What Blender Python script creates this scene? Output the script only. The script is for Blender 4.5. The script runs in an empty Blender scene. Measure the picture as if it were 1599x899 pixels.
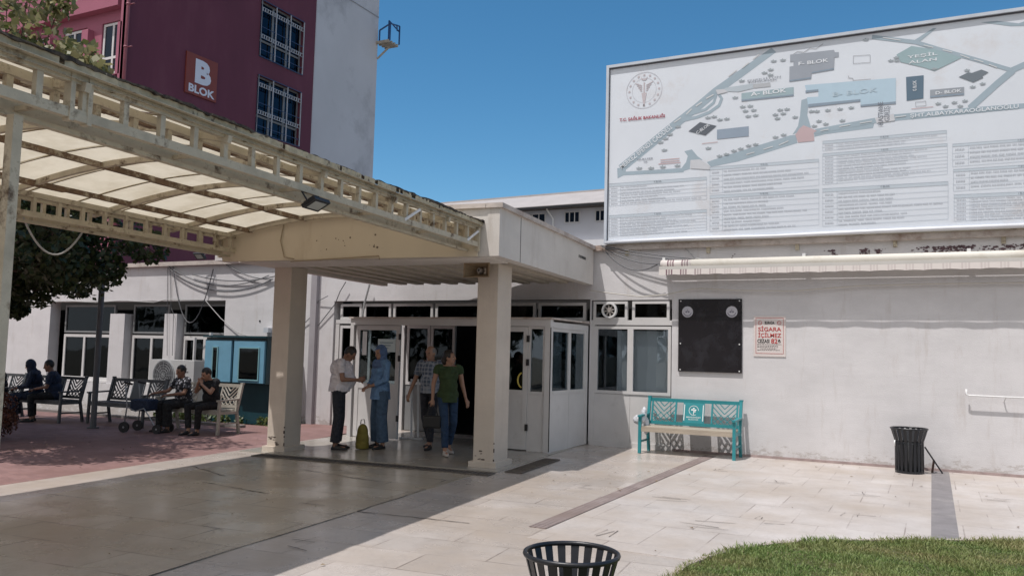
import bpy, bmesh, math, random
import numpy as np
from mathutils import Vector, Matrix, Euler
from math import sin, cos, pi, radians, atan, atan2, sqrt, hypot
random.seed(7); rng = np.random.default_rng(7)
SC = bpy.context.scene; COL = SC.collection

# ---------------------------------------------------------------- camera
FPX = 1300.0; EYE = 1.65; YAW = radians(26.8); PIT = atan(102/1300); ROL = atan(.0248)
Fv = Vector((-sin(YAW)*cos(PIT), cos(YAW)*cos(PIT), sin(PIT)))
R0 = Fv.cross(Vector((0, 0, 1))).normalized(); U0 = R0.cross(Fv)
Rv = R0*cos(ROL)+U0*sin(ROL); Uv = U0*cos(ROL)-R0*sin(ROL)
cd = bpy.data.cameras.new('camera'); cam = bpy.data.objects.new('camera', cd); COL.objects.link(cam)
cd.sensor_width = 36; cd.lens = FPX/1599*36; cd.clip_start = .05; cd.clip_end = 2000
M3 = Matrix((Rv, Uv, -Fv)).transposed(); cam.matrix_world = Matrix.Translation((0, 0, EYE)) @ M3.to_4x4()
SC.camera = cam

# ---------------------------------------------------------------- light
SUN = Vector((-.165, -.38, 1)).normalized()
w = bpy.data.worlds.new('World'); SC.world = w; w.use_nodes = True
nt = w.node_tree; bg = nt.nodes['Background']; sky = nt.nodes.new('ShaderNodeTexSky')
sky.sky_type = 'NISHITA'; sky.sun_disc = False; sky.sun_elevation = math.asin(SUN.z); sky.sun_rotation = atan2(SUN.x, SUN.y) % (2*pi)
sky.air_density = 1.0; sky.dust_density = .15; sky.ozone_density = 5.0; sky.altitude = 400
hs = nt.nodes.new('ShaderNodeHueSaturation'); hs.inputs['Saturation'].default_value = 1.2; hs.inputs['Hue'].default_value = .488
nt.links.new(sky.outputs[0], hs.inputs['Color']); bg.inputs[1].default_value = .104
# cloud glow added to the unseen sky behind the viewpoint, fills the shade
tc = nt.nodes.new('ShaderNodeTexCoord'); dt = nt.nodes.new('ShaderNodeVectorMath'); dt.operation = 'DOT_PRODUCT'; dt.inputs[1].default_value = Vector((-.05, -.92, .40)).normalized(); nt.links.new(tc.outputs['Generated'], dt.inputs[0])
cn = nt.nodes.new('ShaderNodeTexNoise'); cn.inputs['Scale'].default_value = 3; cn.inputs['Detail'].default_value = 6; nt.links.new(tc.outputs['Generated'], cn.inputs[0])
am = nt.nodes.new('ShaderNodeMath'); am.operation = 'MULTIPLY_ADD'; am.inputs[1].default_value = .35; nt.links.new(cn.outputs[0], am.inputs[0]); nt.links.new(dt.outputs['Value'], am.inputs[2])
cm_ = nt.nodes.new('ShaderNodeMapRange'); cm_.interpolation_type = 'SMOOTHSTEP'; cm_.inputs[1].default_value = .35; cm_.inputs[2].default_value = .85; nt.links.new(am.outputs[0], cm_.inputs[0])
cx_ = nt.nodes.new('ShaderNodeMix'); cx_.data_type = 'RGBA'; nt.links.new(cm_.outputs[0], cx_.inputs[0]); nt.links.new(hs.outputs[0], cx_.inputs[6]); cx_.inputs[7].default_value = (6.6, 6.7, 7.0, 1)
nt.links.new(cx_.outputs[2], bg.inputs[0])
sd = bpy.data.lights.new('sun', 'SUN'); sd.energy = 3.3; sd.angle = radians(.55); sd.color = (1, .955, .915)
so = bpy.data.objects.new('sun', sd); COL.objects.link(so); so.rotation_euler = SUN.to_track_quat('Z', 'Y').to_euler(); so.location = (-6, -8, 30)
SC.view_settings.view_transform = 'Standard'; SC.view_settings.look = 'None'
SC.view_settings.exposure = 0.24; SC.view_settings.gamma = 1.0; SC.view_settings.use_curve_mapping = False
SC.cycles.max_bounces = 8; SC.cycles.transparent_max_bounces = 16; SC.cycles.use_denoising = True

# ---------------------------------------------------------------- helpers
TH = radians(5.3)
def unfr(x, y, z=0): return (cos(TH)*x-sin(TH)*y, sin(TH)*x+cos(TH)*y, z)
def at(px, py, Y):
    """photo point -> metres on the vertical plane y=Y (used to read signs and facades off the photograph)"""
    D = Fv+Rv*((px-799.5)/FPX)-Uv*((py-449.5)/FPX); t = Y/D.y; return (D.x*t, EYE+D.z*t)
def atx(px, py, X):
    D = Fv+Rv*((px-799.5)/FPX)-Uv*((py-449.5)/FPX); t = X/D.x; return (D.y*t, EYE+D.z*t)

ORG = {}
class MB:
    def __init__(s): s.v = []; s.f = []; s.mi = []; s.cm = 0
    def add(s, vs, fs, M=None):
        n = len(s.v)
        if M is not None: vs = [tuple(M @ Vector(q)) for q in vs]
        s.v += [tuple(q) for q in vs]; s.f += [tuple(i+n for i in f) for f in fs]; s.mi += [s.cm]*len(fs); return s
    def box(s, x0, x1, y0, y1, z0, z1, M=None):
        vs = [(x, y, z) for x in (x0, x1) for y in (y0, y1) for z in (z0, z1)]
        return s.add(vs, [(0, 1, 3, 2), (4, 6, 7, 5), (0, 4, 5, 1), (2, 3, 7, 6), (0, 2, 6, 4), (1, 5, 7, 3)], M)
    def bar(s, p, q, w, h, up=(0, 0, 1)):
        p = Vector(p); q = Vector(q); d = (q-p); L = d.length
        if L < 1e-6: return s
        d.normalize(); u = Vector(up)
        if abs(d.dot(u)) > .99: u = Vector((0, 1, 0)) if abs(d.y) < .9 else Vector((1, 0, 0))
        a = d.cross(u).normalized(); b = a.cross(d)
        vs = [tuple(c+a*(i*w/2)+b*(j*h/2)) for c in (p, q) for (i, j) in ((-1, -1), (1, -1), (1, 1), (-1, 1))]
        return s.add(vs, [(3, 2, 1, 0), (4, 5, 6, 7), (0, 1, 5, 4), (1, 2, 6, 5), (2, 3, 7, 6), (3, 0, 4, 7)])
    def tube(s, pts, r, n=8, cap=True):
        pts = [Vector(p) for p in pts]; rs = r if isinstance(r, (list, tuple)) else [r]*len(pts)
        base = len(s.v); ref = None; vs = []
        for i, p in enumerate(pts):
            t = (pts[min(i+1, len(pts)-1)]-pts[max(i-1, 0)]).normalized()
            if ref is None:
                ref = Vector((0, 0, 1)) if abs(t.z) < .9 else Vector((1, 0, 0))
            a = t.cross(ref).normalized(); b = a.cross(t).normalized(); ref = b
            vs += [tuple(p+a*(rs[i]*cos(2*pi*k/n))+b*(rs[i]*sin(2*pi*k/n))) for k in range(n)]
        fs = [(i*n+k, i*n+(k+1) % n, (i+1)*n+(k+1) % n, (i+1)*n+k) for i in range(len(pts)-1) for k in range(n)]
        if cap: fs += [tuple(range(n-1, -1, -1)), tuple((len(pts)-1)*n+k for k in range(n))]
        return s.add(vs, fs)
    def sph(s, c, r, n=12, m=8, R=None):
        if not isinstance(r, (tuple, list)): r = (r, r, r)
        R = R or Matrix.Identity(3); c = Vector(c); vs = [c+R @ Vector((0, 0, r[2]))]
        for i in range(1, m):
            a = pi*i/m
            vs += [c+R @ Vector((r[0]*sin(a)*cos(2*pi*k/n), r[1]*sin(a)*sin(2*pi*k/n), r[2]*cos(a))) for k in range(n)]
        vs.append(c+R @ Vector((0, 0, -r[2]))); L = len(vs)-1
        fs = [(0, 1+k, 1+(k+1) % n) for k in range(n)]
        for i in range(m-2):
            fs += [(1+i*n+k, 1+(i+1)*n+k, 1+(i+1)*n+(k+1) % n, 1+i*n+(k+1) % n) for k in range(n)]
        fs += [(L, 1+(m-2)*n+(k+1) % n, 1+(m-2)*n+k) for k in range(n)]
        return s.add(vs, fs)
    def lathe(s, c, prof, n=24):
        c = Vector(c); vs = []
        for (r, z) in prof: vs += [(c.x+r*cos(2*pi*k/n), c.y+r*sin(2*pi*k/n), c.z+z) for k in range(n)]
        fs = [(i*n+k, i*n+(k+1) % n, (i+1)*n+(k+1) % n, (i+1)*n+k) for i in range(len(prof)-1) for k in range(n)]
        return s.add(vs, fs)
    def ringbox(s, x0, x1, z0, z1, y0, y1, wd):
        """rectangular frame in the XZ plane"""
        s.box(x0, x1, y0, y1, z0, z0+wd); s.box(x0, x1, y0, y1, z1-wd, z1)
        s.box(x0, x0+wd, y0, y1, z0+wd, z1-wd); s.box(x1-wd, x1, y0, y1, z0+wd, z1-wd); return s
    def quad(s, *q): return s.add(q, [tuple(range(len(q)))])
    def prism(s, poly, y0, y1):
        """polygon [(x,z)] extruded between y0 and y1"""
        n = len(poly); vs = [(x, y0, z) for x, z in poly]+[(x, y1, z) for x, z in poly]
        a = sum(poly[i][0]*poly[(i+1) % n][1]-poly[(i+1) % n][0]*poly[i][1] for i in range(n))
        fr_ = tuple(range(n)); bk = tuple(range(2*n-1, n-1, -1))
        return s.add(vs, [fr_, bk]+[(i, i+n, (i+1) % n+n, (i+1) % n) for i in range(n)])
    def zprism(s, poly, z0, z1):
        n = len(poly); vs = [(x, y, z0) for x, y in poly]+[(x, y, z1) for x, y in poly]
        return s.add(vs, [tuple(range(n-1, -1, -1)), tuple(range(n, 2*n))]+[(i, (i+1) % n, (i+1) % n+n, i+n) for i in range(n)])

def tag(o, label=None, cat=None, group=None, kind=None):
    if label: o['label'] = label
    if cat: o['category'] = cat
    if group: o['group'] = group
    if kind: o['kind'] = kind
    return o
def rootof(o):
    while o.parent: o = o.parent
    return o
def part(name, mb, mats, parent=None, smooth=False, org=None):
    me = bpy.data.meshes.new(name)
    o0 = Vector(ORG.get(rootof(parent).name, (0, 0, 0))) if parent else Vector(org or (0, 0, 0))
    if isinstance(mb, MB):
        me.from_pydata([tuple(Vector(q)-o0) for q in mb.v], [], mb.f)
        for m in (mats if isinstance(mats, (list, tuple)) else [mats]): me.materials.append(m)
        if max(mb.mi, default=0) > 0: me.polygons.foreach_set('material_index', mb.mi)
        bm = bmesh.new(); bm.from_mesh(me); bmesh.ops.recalc_face_normals(bm, faces=bm.faces); bm.to_mesh(me); bm.free()
    else:
        me = mb; me.name = name; me.transform(Matrix.Translation(-o0)); me.materials.clear(); me.materials.append(mats)
    if smooth: me.polygons.foreach_set('use_smooth', [True]*len(me.polygons))
    me.update(); o = bpy.data.objects.new(name, me); COL.objects.link(o)
    if parent: o.parent = parent
    elif org: o.location = org
    return o
def loose(name, mb, mats, parent, smooth=False):
    """one object per separate piece"""
    n = len(mb.v); p = list(range(n))
    def find(i):
        while p[i] != i: p[i] = p[p[i]]; i = p[i]
        return i
    for f in mb.f:
        for i in f[1:]: p[find(i)] = find(f[0])
    comp = {}
    for f in mb.f: comp.setdefault(find(f[0]), []).append(f)
    out = []
    for fs in comp.values():
        ids = sorted({i for f in fs for i in f}); mp = {i: k for k, i in enumerate(ids)}; q = MB(); q.add([mb.v[i] for i in ids], [tuple(mp[i] for i in f) for f in fs]); out.append(part(name, q, mats, parent, smooth))
    return out
def single(name, mb, mats, label, cat, base=(0, 0, 0), group=None, smooth=False):
    return tag(part(name, mb, mats, None, smooth, org=base), label, cat, group)
def thing(name, label, cat, base=(0, 0, 0), frame=False, group=None):
    o = bpy.data.objects.new(name, None); COL.objects.link(o); o.empty_display_size = .2
    ORG[o.name] = base
    if frame: o.location = unfr(*base); o.rotation_euler.z = TH
    else: o.location = base
    return tag(o, label, cat, group)
def struct(name, mb, m, smooth=False, kind='structure'): return tag(part(name, mb, m, None, smooth), kind=kind)
def dup(root, loc, rz, label, group=None):
    def cp(o, par):
        c = o.copy(); COL.objects.link(c); c.parent = par
        for k in list(o.children): cp(k, c)
        return c
    r = cp(root, None); r.location = loc; r.rotation_euler = (0, 0, rz); r['label'] = label
    if group: r['group'] = group
    return r

# ---------------------------------------------------------------- materials
def N(nt, t, **k):
    n = nt.nodes.new(t)
    for a, b in k.items(): setattr(n, a, b)
    return n
def newmat(name):
    m = bpy.data.materials.new(name); m.use_nodes = True; return m, m.node_tree, m.node_tree.nodes['Principled BSDF']
def noise(nt, scale, detail=4, rough=.55, sc=(1, 1, 1), co=None):
    co = co or N(nt, 'ShaderNodeTexCoord').outputs['Object']; mp = N(nt, 'ShaderNodeMapping'); mp.inputs['Scale'].default_value = sc
    nt.links.new(co, mp.inputs[0]); n = N(nt, 'ShaderNodeTexNoise'); n.inputs['Scale'].default_value = scale
    n.inputs['Detail'].default_value = detail; n.inputs['Roughness'].default_value = rough; nt.links.new(mp.outputs[0], n.inputs[0]); return n.outputs[0]
def ramp(nt, src, stops):
    r = N(nt, 'ShaderNodeValToRGB'); e = r.color_ramp.elements
    while len(e) < len(stops): e.new(.5)
    for i, (p, c) in enumerate(stops):
        e[i].position = p; e[i].color = (c, c, c, 1) if isinstance(c, (int, float)) else (*c, 1)
    nt.links.new(src, r.inputs[0]); return r.outputs[0]
def mixc(nt, fac, a, b, mode='MIX'):
    n = N(nt, 'ShaderNodeMix', data_type='RGBA', blend_type=mode)
    for i, q in ((0, fac), (6, a), (7, b)):
        if isinstance(q, (int, float)): n.inputs[i].default_value = q
        elif isinstance(q, (tuple, list)): n.inputs[i].default_value = (*q, 1)
        else: nt.links.new(q, n.inputs[i])
    return n.outputs[2]
def bump(nt, b, src, s=.2, d=.01):
    n = N(nt, 'ShaderNodeBump'); n.inputs['Strength'].default_value = s; n.inputs['Distance'].default_value = d
    nt.links.new(src, n.inputs['Height']); nt.links.new(n.outputs[0], b.inputs['Normal'])
def mat(name, col, rough=.6, var=.12, vs=3, bmp=.0, bs=40, metal=0, sc=(1, 1, 1), dirt=None, ds=1.5, dth=(.55, .75), coat=0):
    m, nt, b = newmat(name); n = noise(nt, vs, 5, .6, sc)
    c = mixc(nt, ramp(nt, n, [(.3, 0), (.7, 1)]), tuple(q*(1-var) for q in col), tuple(min(1, q*(1+var*.6)) for q in col))
    if dirt:
        dn = noise(nt, ds, 8, .7, sc); c = mixc(nt, ramp(nt, dn, [(dth[0], 0), (dth[1], 1)]), c, dirt)
    nt.links.new(c, b.inputs['Base Color']); b.inputs['Roughness'].default_value = rough; b.inputs['Metallic'].default_value = metal
    if coat: b.inputs['Coat Weight'].default_value = coat
    if bmp: bump(nt, b, noise(nt, bs, 4, .6, sc), bmp, .01)
    return m

def stucco(name, col, stain=(.36, .30, .25), low=True, topz=None):
    m, nt, b = newmat(name); co = N(nt, 'ShaderNodeTexCoord').outputs['Object']
    n1 = noise(nt, 1.1, 6, .65, (1, 1, 1.6), co)
    c = mixc(nt, ramp(nt, n1, [(.3, 0), (.72, 1)]), tuple(q*.88 for q in col), tuple(min(1, q*1.05) for q in col))
    st = noise(nt, 2.2, 8, .72, (2.2, 2.2, .35), co); c = mixc(nt, ramp(nt, st, [(.55, 0), (.78, .5)]), c, stain)
    sp = noise(nt, 26, 3, .6, (1, 1, 1), co); c = mixc(nt, ramp(nt, sp, [(.70, 0), (.78, .4)]), c, tuple(q*.7 for q in col))
    if low:
        sx = N(nt, 'ShaderNodeSeparateXYZ'); nt.links.new(co, sx.inputs[0])
        mr = N(nt, 'ShaderNodeMapRange'); mr.inputs[1].default_value = 1.0; mr.inputs[2].default_value = 0.0; nt.links.new(sx.outputs[2], mr.inputs[0])
        nn = noise(nt, 4, 8, .75, (1, 1, .6), co)
        ad = N(nt, 'ShaderNodeMath', operation='MULTIPLY'); nt.links.new(mr.outputs[0], ad.inputs[0]); nt.links.new(nn, ad.inputs[1])
        c = mixc(nt, ramp(nt, ad.outputs[0], [(.36, 0), (.70, .42)]), c, tuple(q*.62 for q in (col[0], col[1]*.95, col[2]*.9)))
        ch = noise(nt, 5, 10, .8, (.8, .8, 2.2), co); cm = N(nt, 'ShaderNodeMath', operation='MULTIPLY'); nt.links.new(mr.outputs[0], cm.inputs[0]); nt.links.new(ch, cm.inputs[1])
        c = mixc(nt, ramp(nt, cm.outputs[0], [(.455, 0), (.475, .5)]), c, (.30, .26, .23))
    nt.links.new(c, b.inputs['Base Color']); b.inputs['Roughness'].default_value = .85
    ba = N(nt, 'ShaderNodeMath', operation='ADD'); nt.links.new(noise(nt, 3.7, 7, .62, (.42, 1, 2.2), co), ba.inputs[0]); nt.links.new(noise(nt, 60, 3, .6, (1, 1, 1), co), ba.inputs[1])
    bump(nt, b, ba.outputs[0], .17, .02); return m

def slabs(name, c1, c2, mort, bw, bh, rot=0, ms=.008, rough=(.3, .6), veins=True, off=.5):
    m, nt, b = newmat(name); co = N(nt, 'ShaderNodeTexCoord').outputs['Object']
    mp = N(nt, 'ShaderNodeMapping'); mp.inputs['Rotation'].default_value = (0, 0, rot); nt.links.new(co, mp.inputs[0])
    # a slight warp so joints are not ruler-straight
    br = N(nt, 'ShaderNodeTexBrick'); br.offset = off; br.inputs['Scale'].default_value = 1; br.inputs['Brick Width'].default_value = bw
    br.inputs['Row Height'].default_value = bh; br.inputs['Mortar Size'].default_value = ms; br.inputs['Mortar Smooth'].default_value = .3
    br.inputs['Color1'].default_value = (0, 0, 0, 1); br.inputs['Color2'].default_value = (1, 1, 1, 1); br.inputs['Mortar'].default_value = (.5, .5, .5, 1)
    nt.links.new(mp.outputs[0], br.inputs[0])
    c = mixc(nt, br.outputs['Color'], c1, c2)
    n = noise(nt, .9, 6, .6, (1, 1, 1), co); c = mixc(nt, ramp(nt, n, [(.38, 0), (.66, .75)]), c, (c1[0]*.80, c1[1]*.74, c1[2]*.66))
    n5 = noise(nt, .35, 7, .65, (1, 1, 1), co); c = mixc(nt, ramp(nt, n5, [(.48, 0), (.62, .5)]), c, (c1[0]*.74, c1[1]*.68, c1[2]*.60))
    n2 = noise(nt, 3.5, 8, .7, (1, .5, 1), mp.outputs[0]); c = mixc(nt, ramp(nt, n2, [(.5, 0), (.75, .4)]), c, tuple(q*.7 for q in c1))
    if veins:
        wv = noise(nt, 2.1, 9, .75, (1, 1, 1), co); c = mixc(nt, ramp(nt, wv, [(.485, 0), (.5, .35), (.515, 0)]), c, tuple(q*.62 for q in c1))
        sp = noise(nt, 1.3, 10, .8, (1, 1, 1), co); spr = ramp(nt, sp, [(.665, 0), (.69, .7)]); c = mixc(nt, spr, c, tuple(q*.4 for q in c1))
    mk = noise(nt, 1.7, 4, .6, (1, 1, 1), co); mk = ramp(nt, mk, [(.42, .04), (.62, .75)])
    mm = N(nt, 'ShaderNodeMath', operation='MULTIPLY'); nt.links.new(br.outputs['Fac'], mm.inputs[0]); nt.links.new(mk, mm.inputs[1])
    c = mixc(nt, mm.outputs[0], c, mort)
    nt.links.new(c, b.inputs['Base Color'])
    nt.links.new(ramp(nt, n, [(.3, rough[0]), (.7, rough[1])]), b.inputs['Roughness'])
    iv = N(nt, 'ShaderNodeMath', operation='SUBTRACT'); nt.links.new(n2, iv.inputs[0]); nt.links.new(mm.outputs[0], iv.inputs[1])
    bump(nt, b, iv.outputs[0], .25, .006); return m

def glassmat(name, tint=(.55, .62, .64), refl=.1, ref=(.85, .93, 1)):
    m, nt, b = newmat(name); nt.nodes.remove(b); out = nt.nodes['Material Output']
    t = N(nt, 'ShaderNodeBsdfTransparent'); t.inputs[0].default_value = (*tint, 1)
    g = N(nt, 'ShaderNodeBsdfGlossy'); g.inputs['Roughness'].default_value = .02; g.inputs[0].default_value = (*ref, 1)
    f = N(nt, 'ShaderNodeLayerWeight'); f.inputs[0].default_value = .25
    mr = N(nt, 'ShaderNodeMapRange'); mr.inputs[3].default_value = refl*.55; mr.inputs[4].default_value = .8; nt.links.new(f.outputs['Fresnel'], mr.inputs[0])
    bp = N(nt, 'ShaderNodeBump'); bp.inputs['Strength'].default_value = .15; bp.inputs['Distance'].default_value = .02
    nt.links.new(noise(nt, 1.2, 2), bp.inputs['Height']); nt.links.new(bp.outputs[0], g.inputs['Normal'])
    mx = N(nt, 'ShaderNodeMixShader'); nt.links.new(mr.outputs[0], mx.inputs[0]); nt.links.new(t.outputs[0], mx.inputs[1]); nt.links.new(g.outputs[0], mx.inputs[2])
    nt.links.new(mx.outputs[0], out.inputs[0]); return m
def translucent(name, col, tr=.55, col2=None, rough=.5):
    m, nt, b = newmat(name); out = nt.nodes['Material Output']
    n = noise(nt, 2.2, 8, .7, (1, 1, 1)); c = mixc(nt, ramp(nt, n, [(.42, 0), (.75, .75)]), col, col2 or tuple(q*.6 for q in col))
    nt.links.new(c, b.inputs['Base Color']); b.inputs['Roughness'].default_value = rough
    t = N(nt, 'ShaderNodeBsdfTranslucent'); nt.links.new(c, t.inputs[0]); mx = N(nt, 'ShaderNodeMixShader'); mx.inputs[0].default_value = tr
    nt.links.new(b.outputs[0], mx.inputs[1]); nt.links.new(t.outputs[0], mx.inputs[2]); nt.links.new(mx.outputs[0], out.inputs[0]); return m

WALL = stucco('white_stucco', (.63, .615, .625)); WALL2 = stucco('white_stucco_portico', (.63, .59, .55), low=False)
COLM = stucco('column_paint', (.56, .49, .42), low=False)
SOFF = mat('soffit_boards', (.50, .45, .38), .7, .15, 3, .1, 30, dirt=(.33, .26, .2))
COPE = mat('stained_coping', (.52, .46, .42), .85, .2, 4, .3, 30, dirt=(.22, .14, .10), ds=2.5, dth=(.5, .72))
MARB = slabs('marble_slabs', (.455, .41, .38), (.56, .51, .48), (.15, .115, .10), 1.05, .52, -TH, .008, (.16, .42))
MARB2 = slabs('marble_slabs_square', (.485, .445, .425), (.55, .51, .49), (.17, .13, .115), .52, .9, 0, .007)
PORF = slabs('polished_marble', (.36, .34, .31), (.43, .41, .37), (.18, .16, .14), .8, .4, -TH, .004, (.12, .3))
REDP = slabs('red_pavers', (.23, .135, .13), (.31, .185, .175), (.19, .12, .12), .2, .1, .3, .006, (.6, .8), False)
STRP = slabs('tactile_pavers', (.225, .18, .175), (.31, .26, .25), (.13, .10, .095), .3, .05, pi/2, .010, (.6, .8), False, 0)
GSTR = mat('grey_strip_stone', (.21, .195, .20), .7, .2, 4, .2, 30, dirt=(.32, .3, .28))
EARTH = mat('dry_ground', (.20, .17, .13), .95, .3, 2, .5, 20)
IRON = mat('black_iron', (.012, .013, .017), .38, .3, 6, .05, 60)
WPVC = mat('white_pvc', (.60, .585, .58), .42, .07, 2, dirt=(.42, .40, .38), ds=2.2, dth=(.6, .85))
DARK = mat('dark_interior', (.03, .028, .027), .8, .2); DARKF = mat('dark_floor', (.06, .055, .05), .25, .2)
GLASS = glassmat('window_glass'); GLASSC = glassmat('clear_glass', (.82, .86, .88), .08); GLASSD = glassmat('dark_glass', (.12, .13, .14), .05, (.5, .56, .6)); GLASSB = glassmat('blue_glass', (.10, .13, .18), .06, (.5, .6, .75))
TRUSS = mat('weathered_white_steel', (.50, .445, .34), .6, .25, 5, .2, 40, dirt=(.09, .055, .03), ds=5, dth=(.54, .68))
SHEET = translucent('yellowed_sheet', (.68, .61, .485), .57, (.46, .39, .27))
TAR = mat('decayed_edge', (.085, .066, .048), .9, .6, 12, .6, 30, dirt=(.02, .015, .012), ds=14, dth=(.48, .6))
GABL = mat('gable_panel', (.58, .51, .39), .6, .06, 1.2, dirt=(.42, .33, .22), ds=1.1, dth=(.6, .9), sc=(1.6, 1.6, .4))
MAROON = mat('maroon_render_shade', (.125, .027, .052), .75, .2, .5, .15, 30, sc=(1, 1, .3), dirt=(.15, .05, .07), ds=.5, dth=(.5, .8)); MAROONF = mat('maroon_render_lit', (.32, .10, .15), .75, .1, .5, .15, 30)  # one render, two tones: sunlit front and shaded side put into the colour
BGREY = mat('grey_white_render', (.52, .52, .56), .85, .07, .4, .15, 20, dirt=(.34, .34, .37), ds=.35)
WHITE = mat('white_paint', (.7, .7, .7), .5, .08); BLACK = mat('black_matt', (.015, .015, .017), .5, .1)
TEAL = mat('teal_paint', (.028, .235, .265), .38, .12, 5, .05, 60); TEALW = mat('white_print', (.72, .75, .75), .5, .03)
TAN = mat('tan_seat', (.42, .36, .29), .5, .15, 8, .1, 50, sc=(.3, 3, 3)); BWHITE = mat('cream_bench_paint', (.42, .39, .34), .5, .15, 6)
BDARK = mat('bench_paint_shade', (.075, .08, .085), .5, .2, 6)  # light bench paint darkened: tree shade put into the colour

# ---------------------------------------------------------------- ground
struct('ground', MB().quad((-300, -300, -.36), (300, -300, -.36), (300, 300, -.36), (-300, 300, -.36)), EARTH)
def P(*q): return [unfr(x, y)[:2] for x, y in q]
E0 = unfr(-8.95, -8)[:2]; E1 = unfr(-8.95, 14.9)[:2]
g = MB(); g.zprism([E0, (8, -8), (8, 14.7), (-10.3, 14.7), E1], -.35, 0); struct('marble_pavement', g, MARB)
# right-hand field of slabs laid square to the wall, as a sheet above
g = MB(); g.zprism([(-3.28, 6.9), (8, 6.9), (8, 14.59), (-3.28, 14.59)], -.02, .004); struct('marble_pavement_by_the_wall', g, MARB2)
MARB3 = slabs('shade_tinted_marble', (.42, .365, .295), (.55, .49, .41), (.10, .075, .06), 1.05, .52, -TH, .011, (.14, .38))  # browner slab copy: warm canopy shade tinted into the worn stone
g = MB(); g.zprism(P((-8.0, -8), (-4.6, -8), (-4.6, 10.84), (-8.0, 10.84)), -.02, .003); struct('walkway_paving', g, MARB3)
g = MB(); g.zprism([(-32, -8), E0, unfr(-8.95, 12.9)[:2], (-10.6, 14.65), (-12.3, 14.65), (-12.7, 13.55), (-32, 12.75)], -.35, -.004); struct('red_paving', g, REDP)
g = MB(); g.zprism([(-3.47, 7.35), (-3.29, 7.35), (-3.29, 14.3), (-3.47, 14.3)], -.02, .008); struct('tactile_paving_strip', g, STRP)
g = MB(); g.zprism([(-.03, 8.9), (.21, 8.9), (.21, 14.58), (-.03, 14.58)], -.02, .008); struct('grey_paving_strip', g, GSTR)
CRK = mat('open_joint', (.06, .045, .04), .9, .3)
g = MB()
for a, b in (((-4.6, -1), (-4.6, 7.45)), ((-4.6, 7.5), (-3.35, 7.52)), ((-4.6, 7.5), (-4.62, 9.1)), ((-7.2, 8.2), (-6.0, 7.9)), ((-8.3, 9.2), (-7.3, 8.7)), ((-6.9, 9.7), (-5.4, 9.3))):
    n = 14; prev = None
    for i in range(n+1):
        t = i/n; x = a[0]+(b[0]-a[0])*t+random.uniform(-.012, .012); y = a[1]+(b[1]-a[1])*t+random.uniform(-.012, .012); ww = random.uniform(.003, .011)
        q = unfr(x, y, .0065)
        if prev: 
            d = Vector(q)-Vector(prev[0]); nn = Vector((-d.y, d.x, 0)).normalized()
            g.add([tuple(Vector(prev[0])-nn*prev[1]), tuple(Vector(prev[0])+nn*prev[1]), tuple(Vector(q)+nn*ww), tuple(Vector(q)-nn*ww)], [(0, 1, 2, 3)])
        prev = (q, ww)
struct('pavement_joint', g, CRK)
# chips and broken slab corners
g = MB()
for cx, cy, s in ((-3.0, 9.6, .35), (-2.3, 8.4, .4), (-1.6, 8.9, .2), (-4.9, 5.6, .25), (-5.9, 7.0, .3), (-.9, 11.3, .3), (-2.0, 11.8, .25), (-2.9, 12.5, .2), (-7.2, 9.1, .3), (-2.7, 7.2, .3), (-.8, 9.8, .22), (.6, 12.0, .25), (-6.1, 5.7, .3), (-3.9, 9.9, .2)):
    for k in range(3):
        a = random.choice([0, pi/2, TH, pi/2+TH])+random.uniform(-.25, .25); x, y = cx+random.uniform(-s, s)*.5, cy+random.uniform(-s, s)*.5
        pts = [(x+cos(a)*t*s, y+sin(a)*t*s) for t in (0, .3, .6, 1)]
        L = [(q[0]+random.uniform(-.01, .01), q[1]+random.uniform(.003, .010), .010) for q in pts]; Rr = [(q[0], q[1]-random.uniform(.001, .006), .010) for q in pts]
        for i in range(3): g.add([L[i], L[i+1], Rr[i+1], Rr[i]], [(0, 1, 2, 3)])
struct('pavement_chips', g, CRK)
# portico floor
g = MB(); g.zprism(P((-8.85, 10.85), (-4.42, 10.85), (-4.42, 14.95), (-8.85, 14.4)), -.02, .012); struct('portico_floor', g, PORF)
def grate(label, x0, x1, y0, y1, along):
    t = thing('drain_grate', label, 'drain grate', ((x0+x1)/2, (y0+y1)/2, .004), True, 'drain grates round the portico floor')
    f = MB(); b = MB()
    for (a, c, e, h) in ((x0, x1, y0, y0+.02), (x0, x1, y1-.02, y1), (x0, x0+.02, y0+.02, y1-.02), (x1-.02, x1, y0+.02, y1-.02)): f.box(a, c, e, h, .005, .018)
    b.box(x0+.02, x1-.02, y0+.02, y1-.02, .0045, .007)
    part('pit', b, mat('pit_dirt', (.07, .06, .05), .9, .3, 8), t); s = MB()
    L = (x1-x0) if along == 'x' else (y1-y0); n = int(L/.07)
    for k in range(1, n):
        if along == 'x': c = x0+k*L/n; s.box(c-.008, c+.008, y0+.02, y1-.02, .008, .017)
        else: c = y0+k*L/n; s.box(x0+.02, x1-.02, c-.008, c+.008, .008, .017)
    GR = GRM
    part('frame', f, GR, t); tag(part('bars', s, GR, t))
GRM = mat('grate_iron', (.13, .11, .095), .6, .4, 5, .2, 40)
grate('long drain grate along the front edge of the portico floor', -8.3, -4.40, 10.46, 10.72, 'x')
grate('drain grate running beside the right side of the portico towards the wall', -4.34, -4.08, 10.9, 12.6, 'y')

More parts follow.
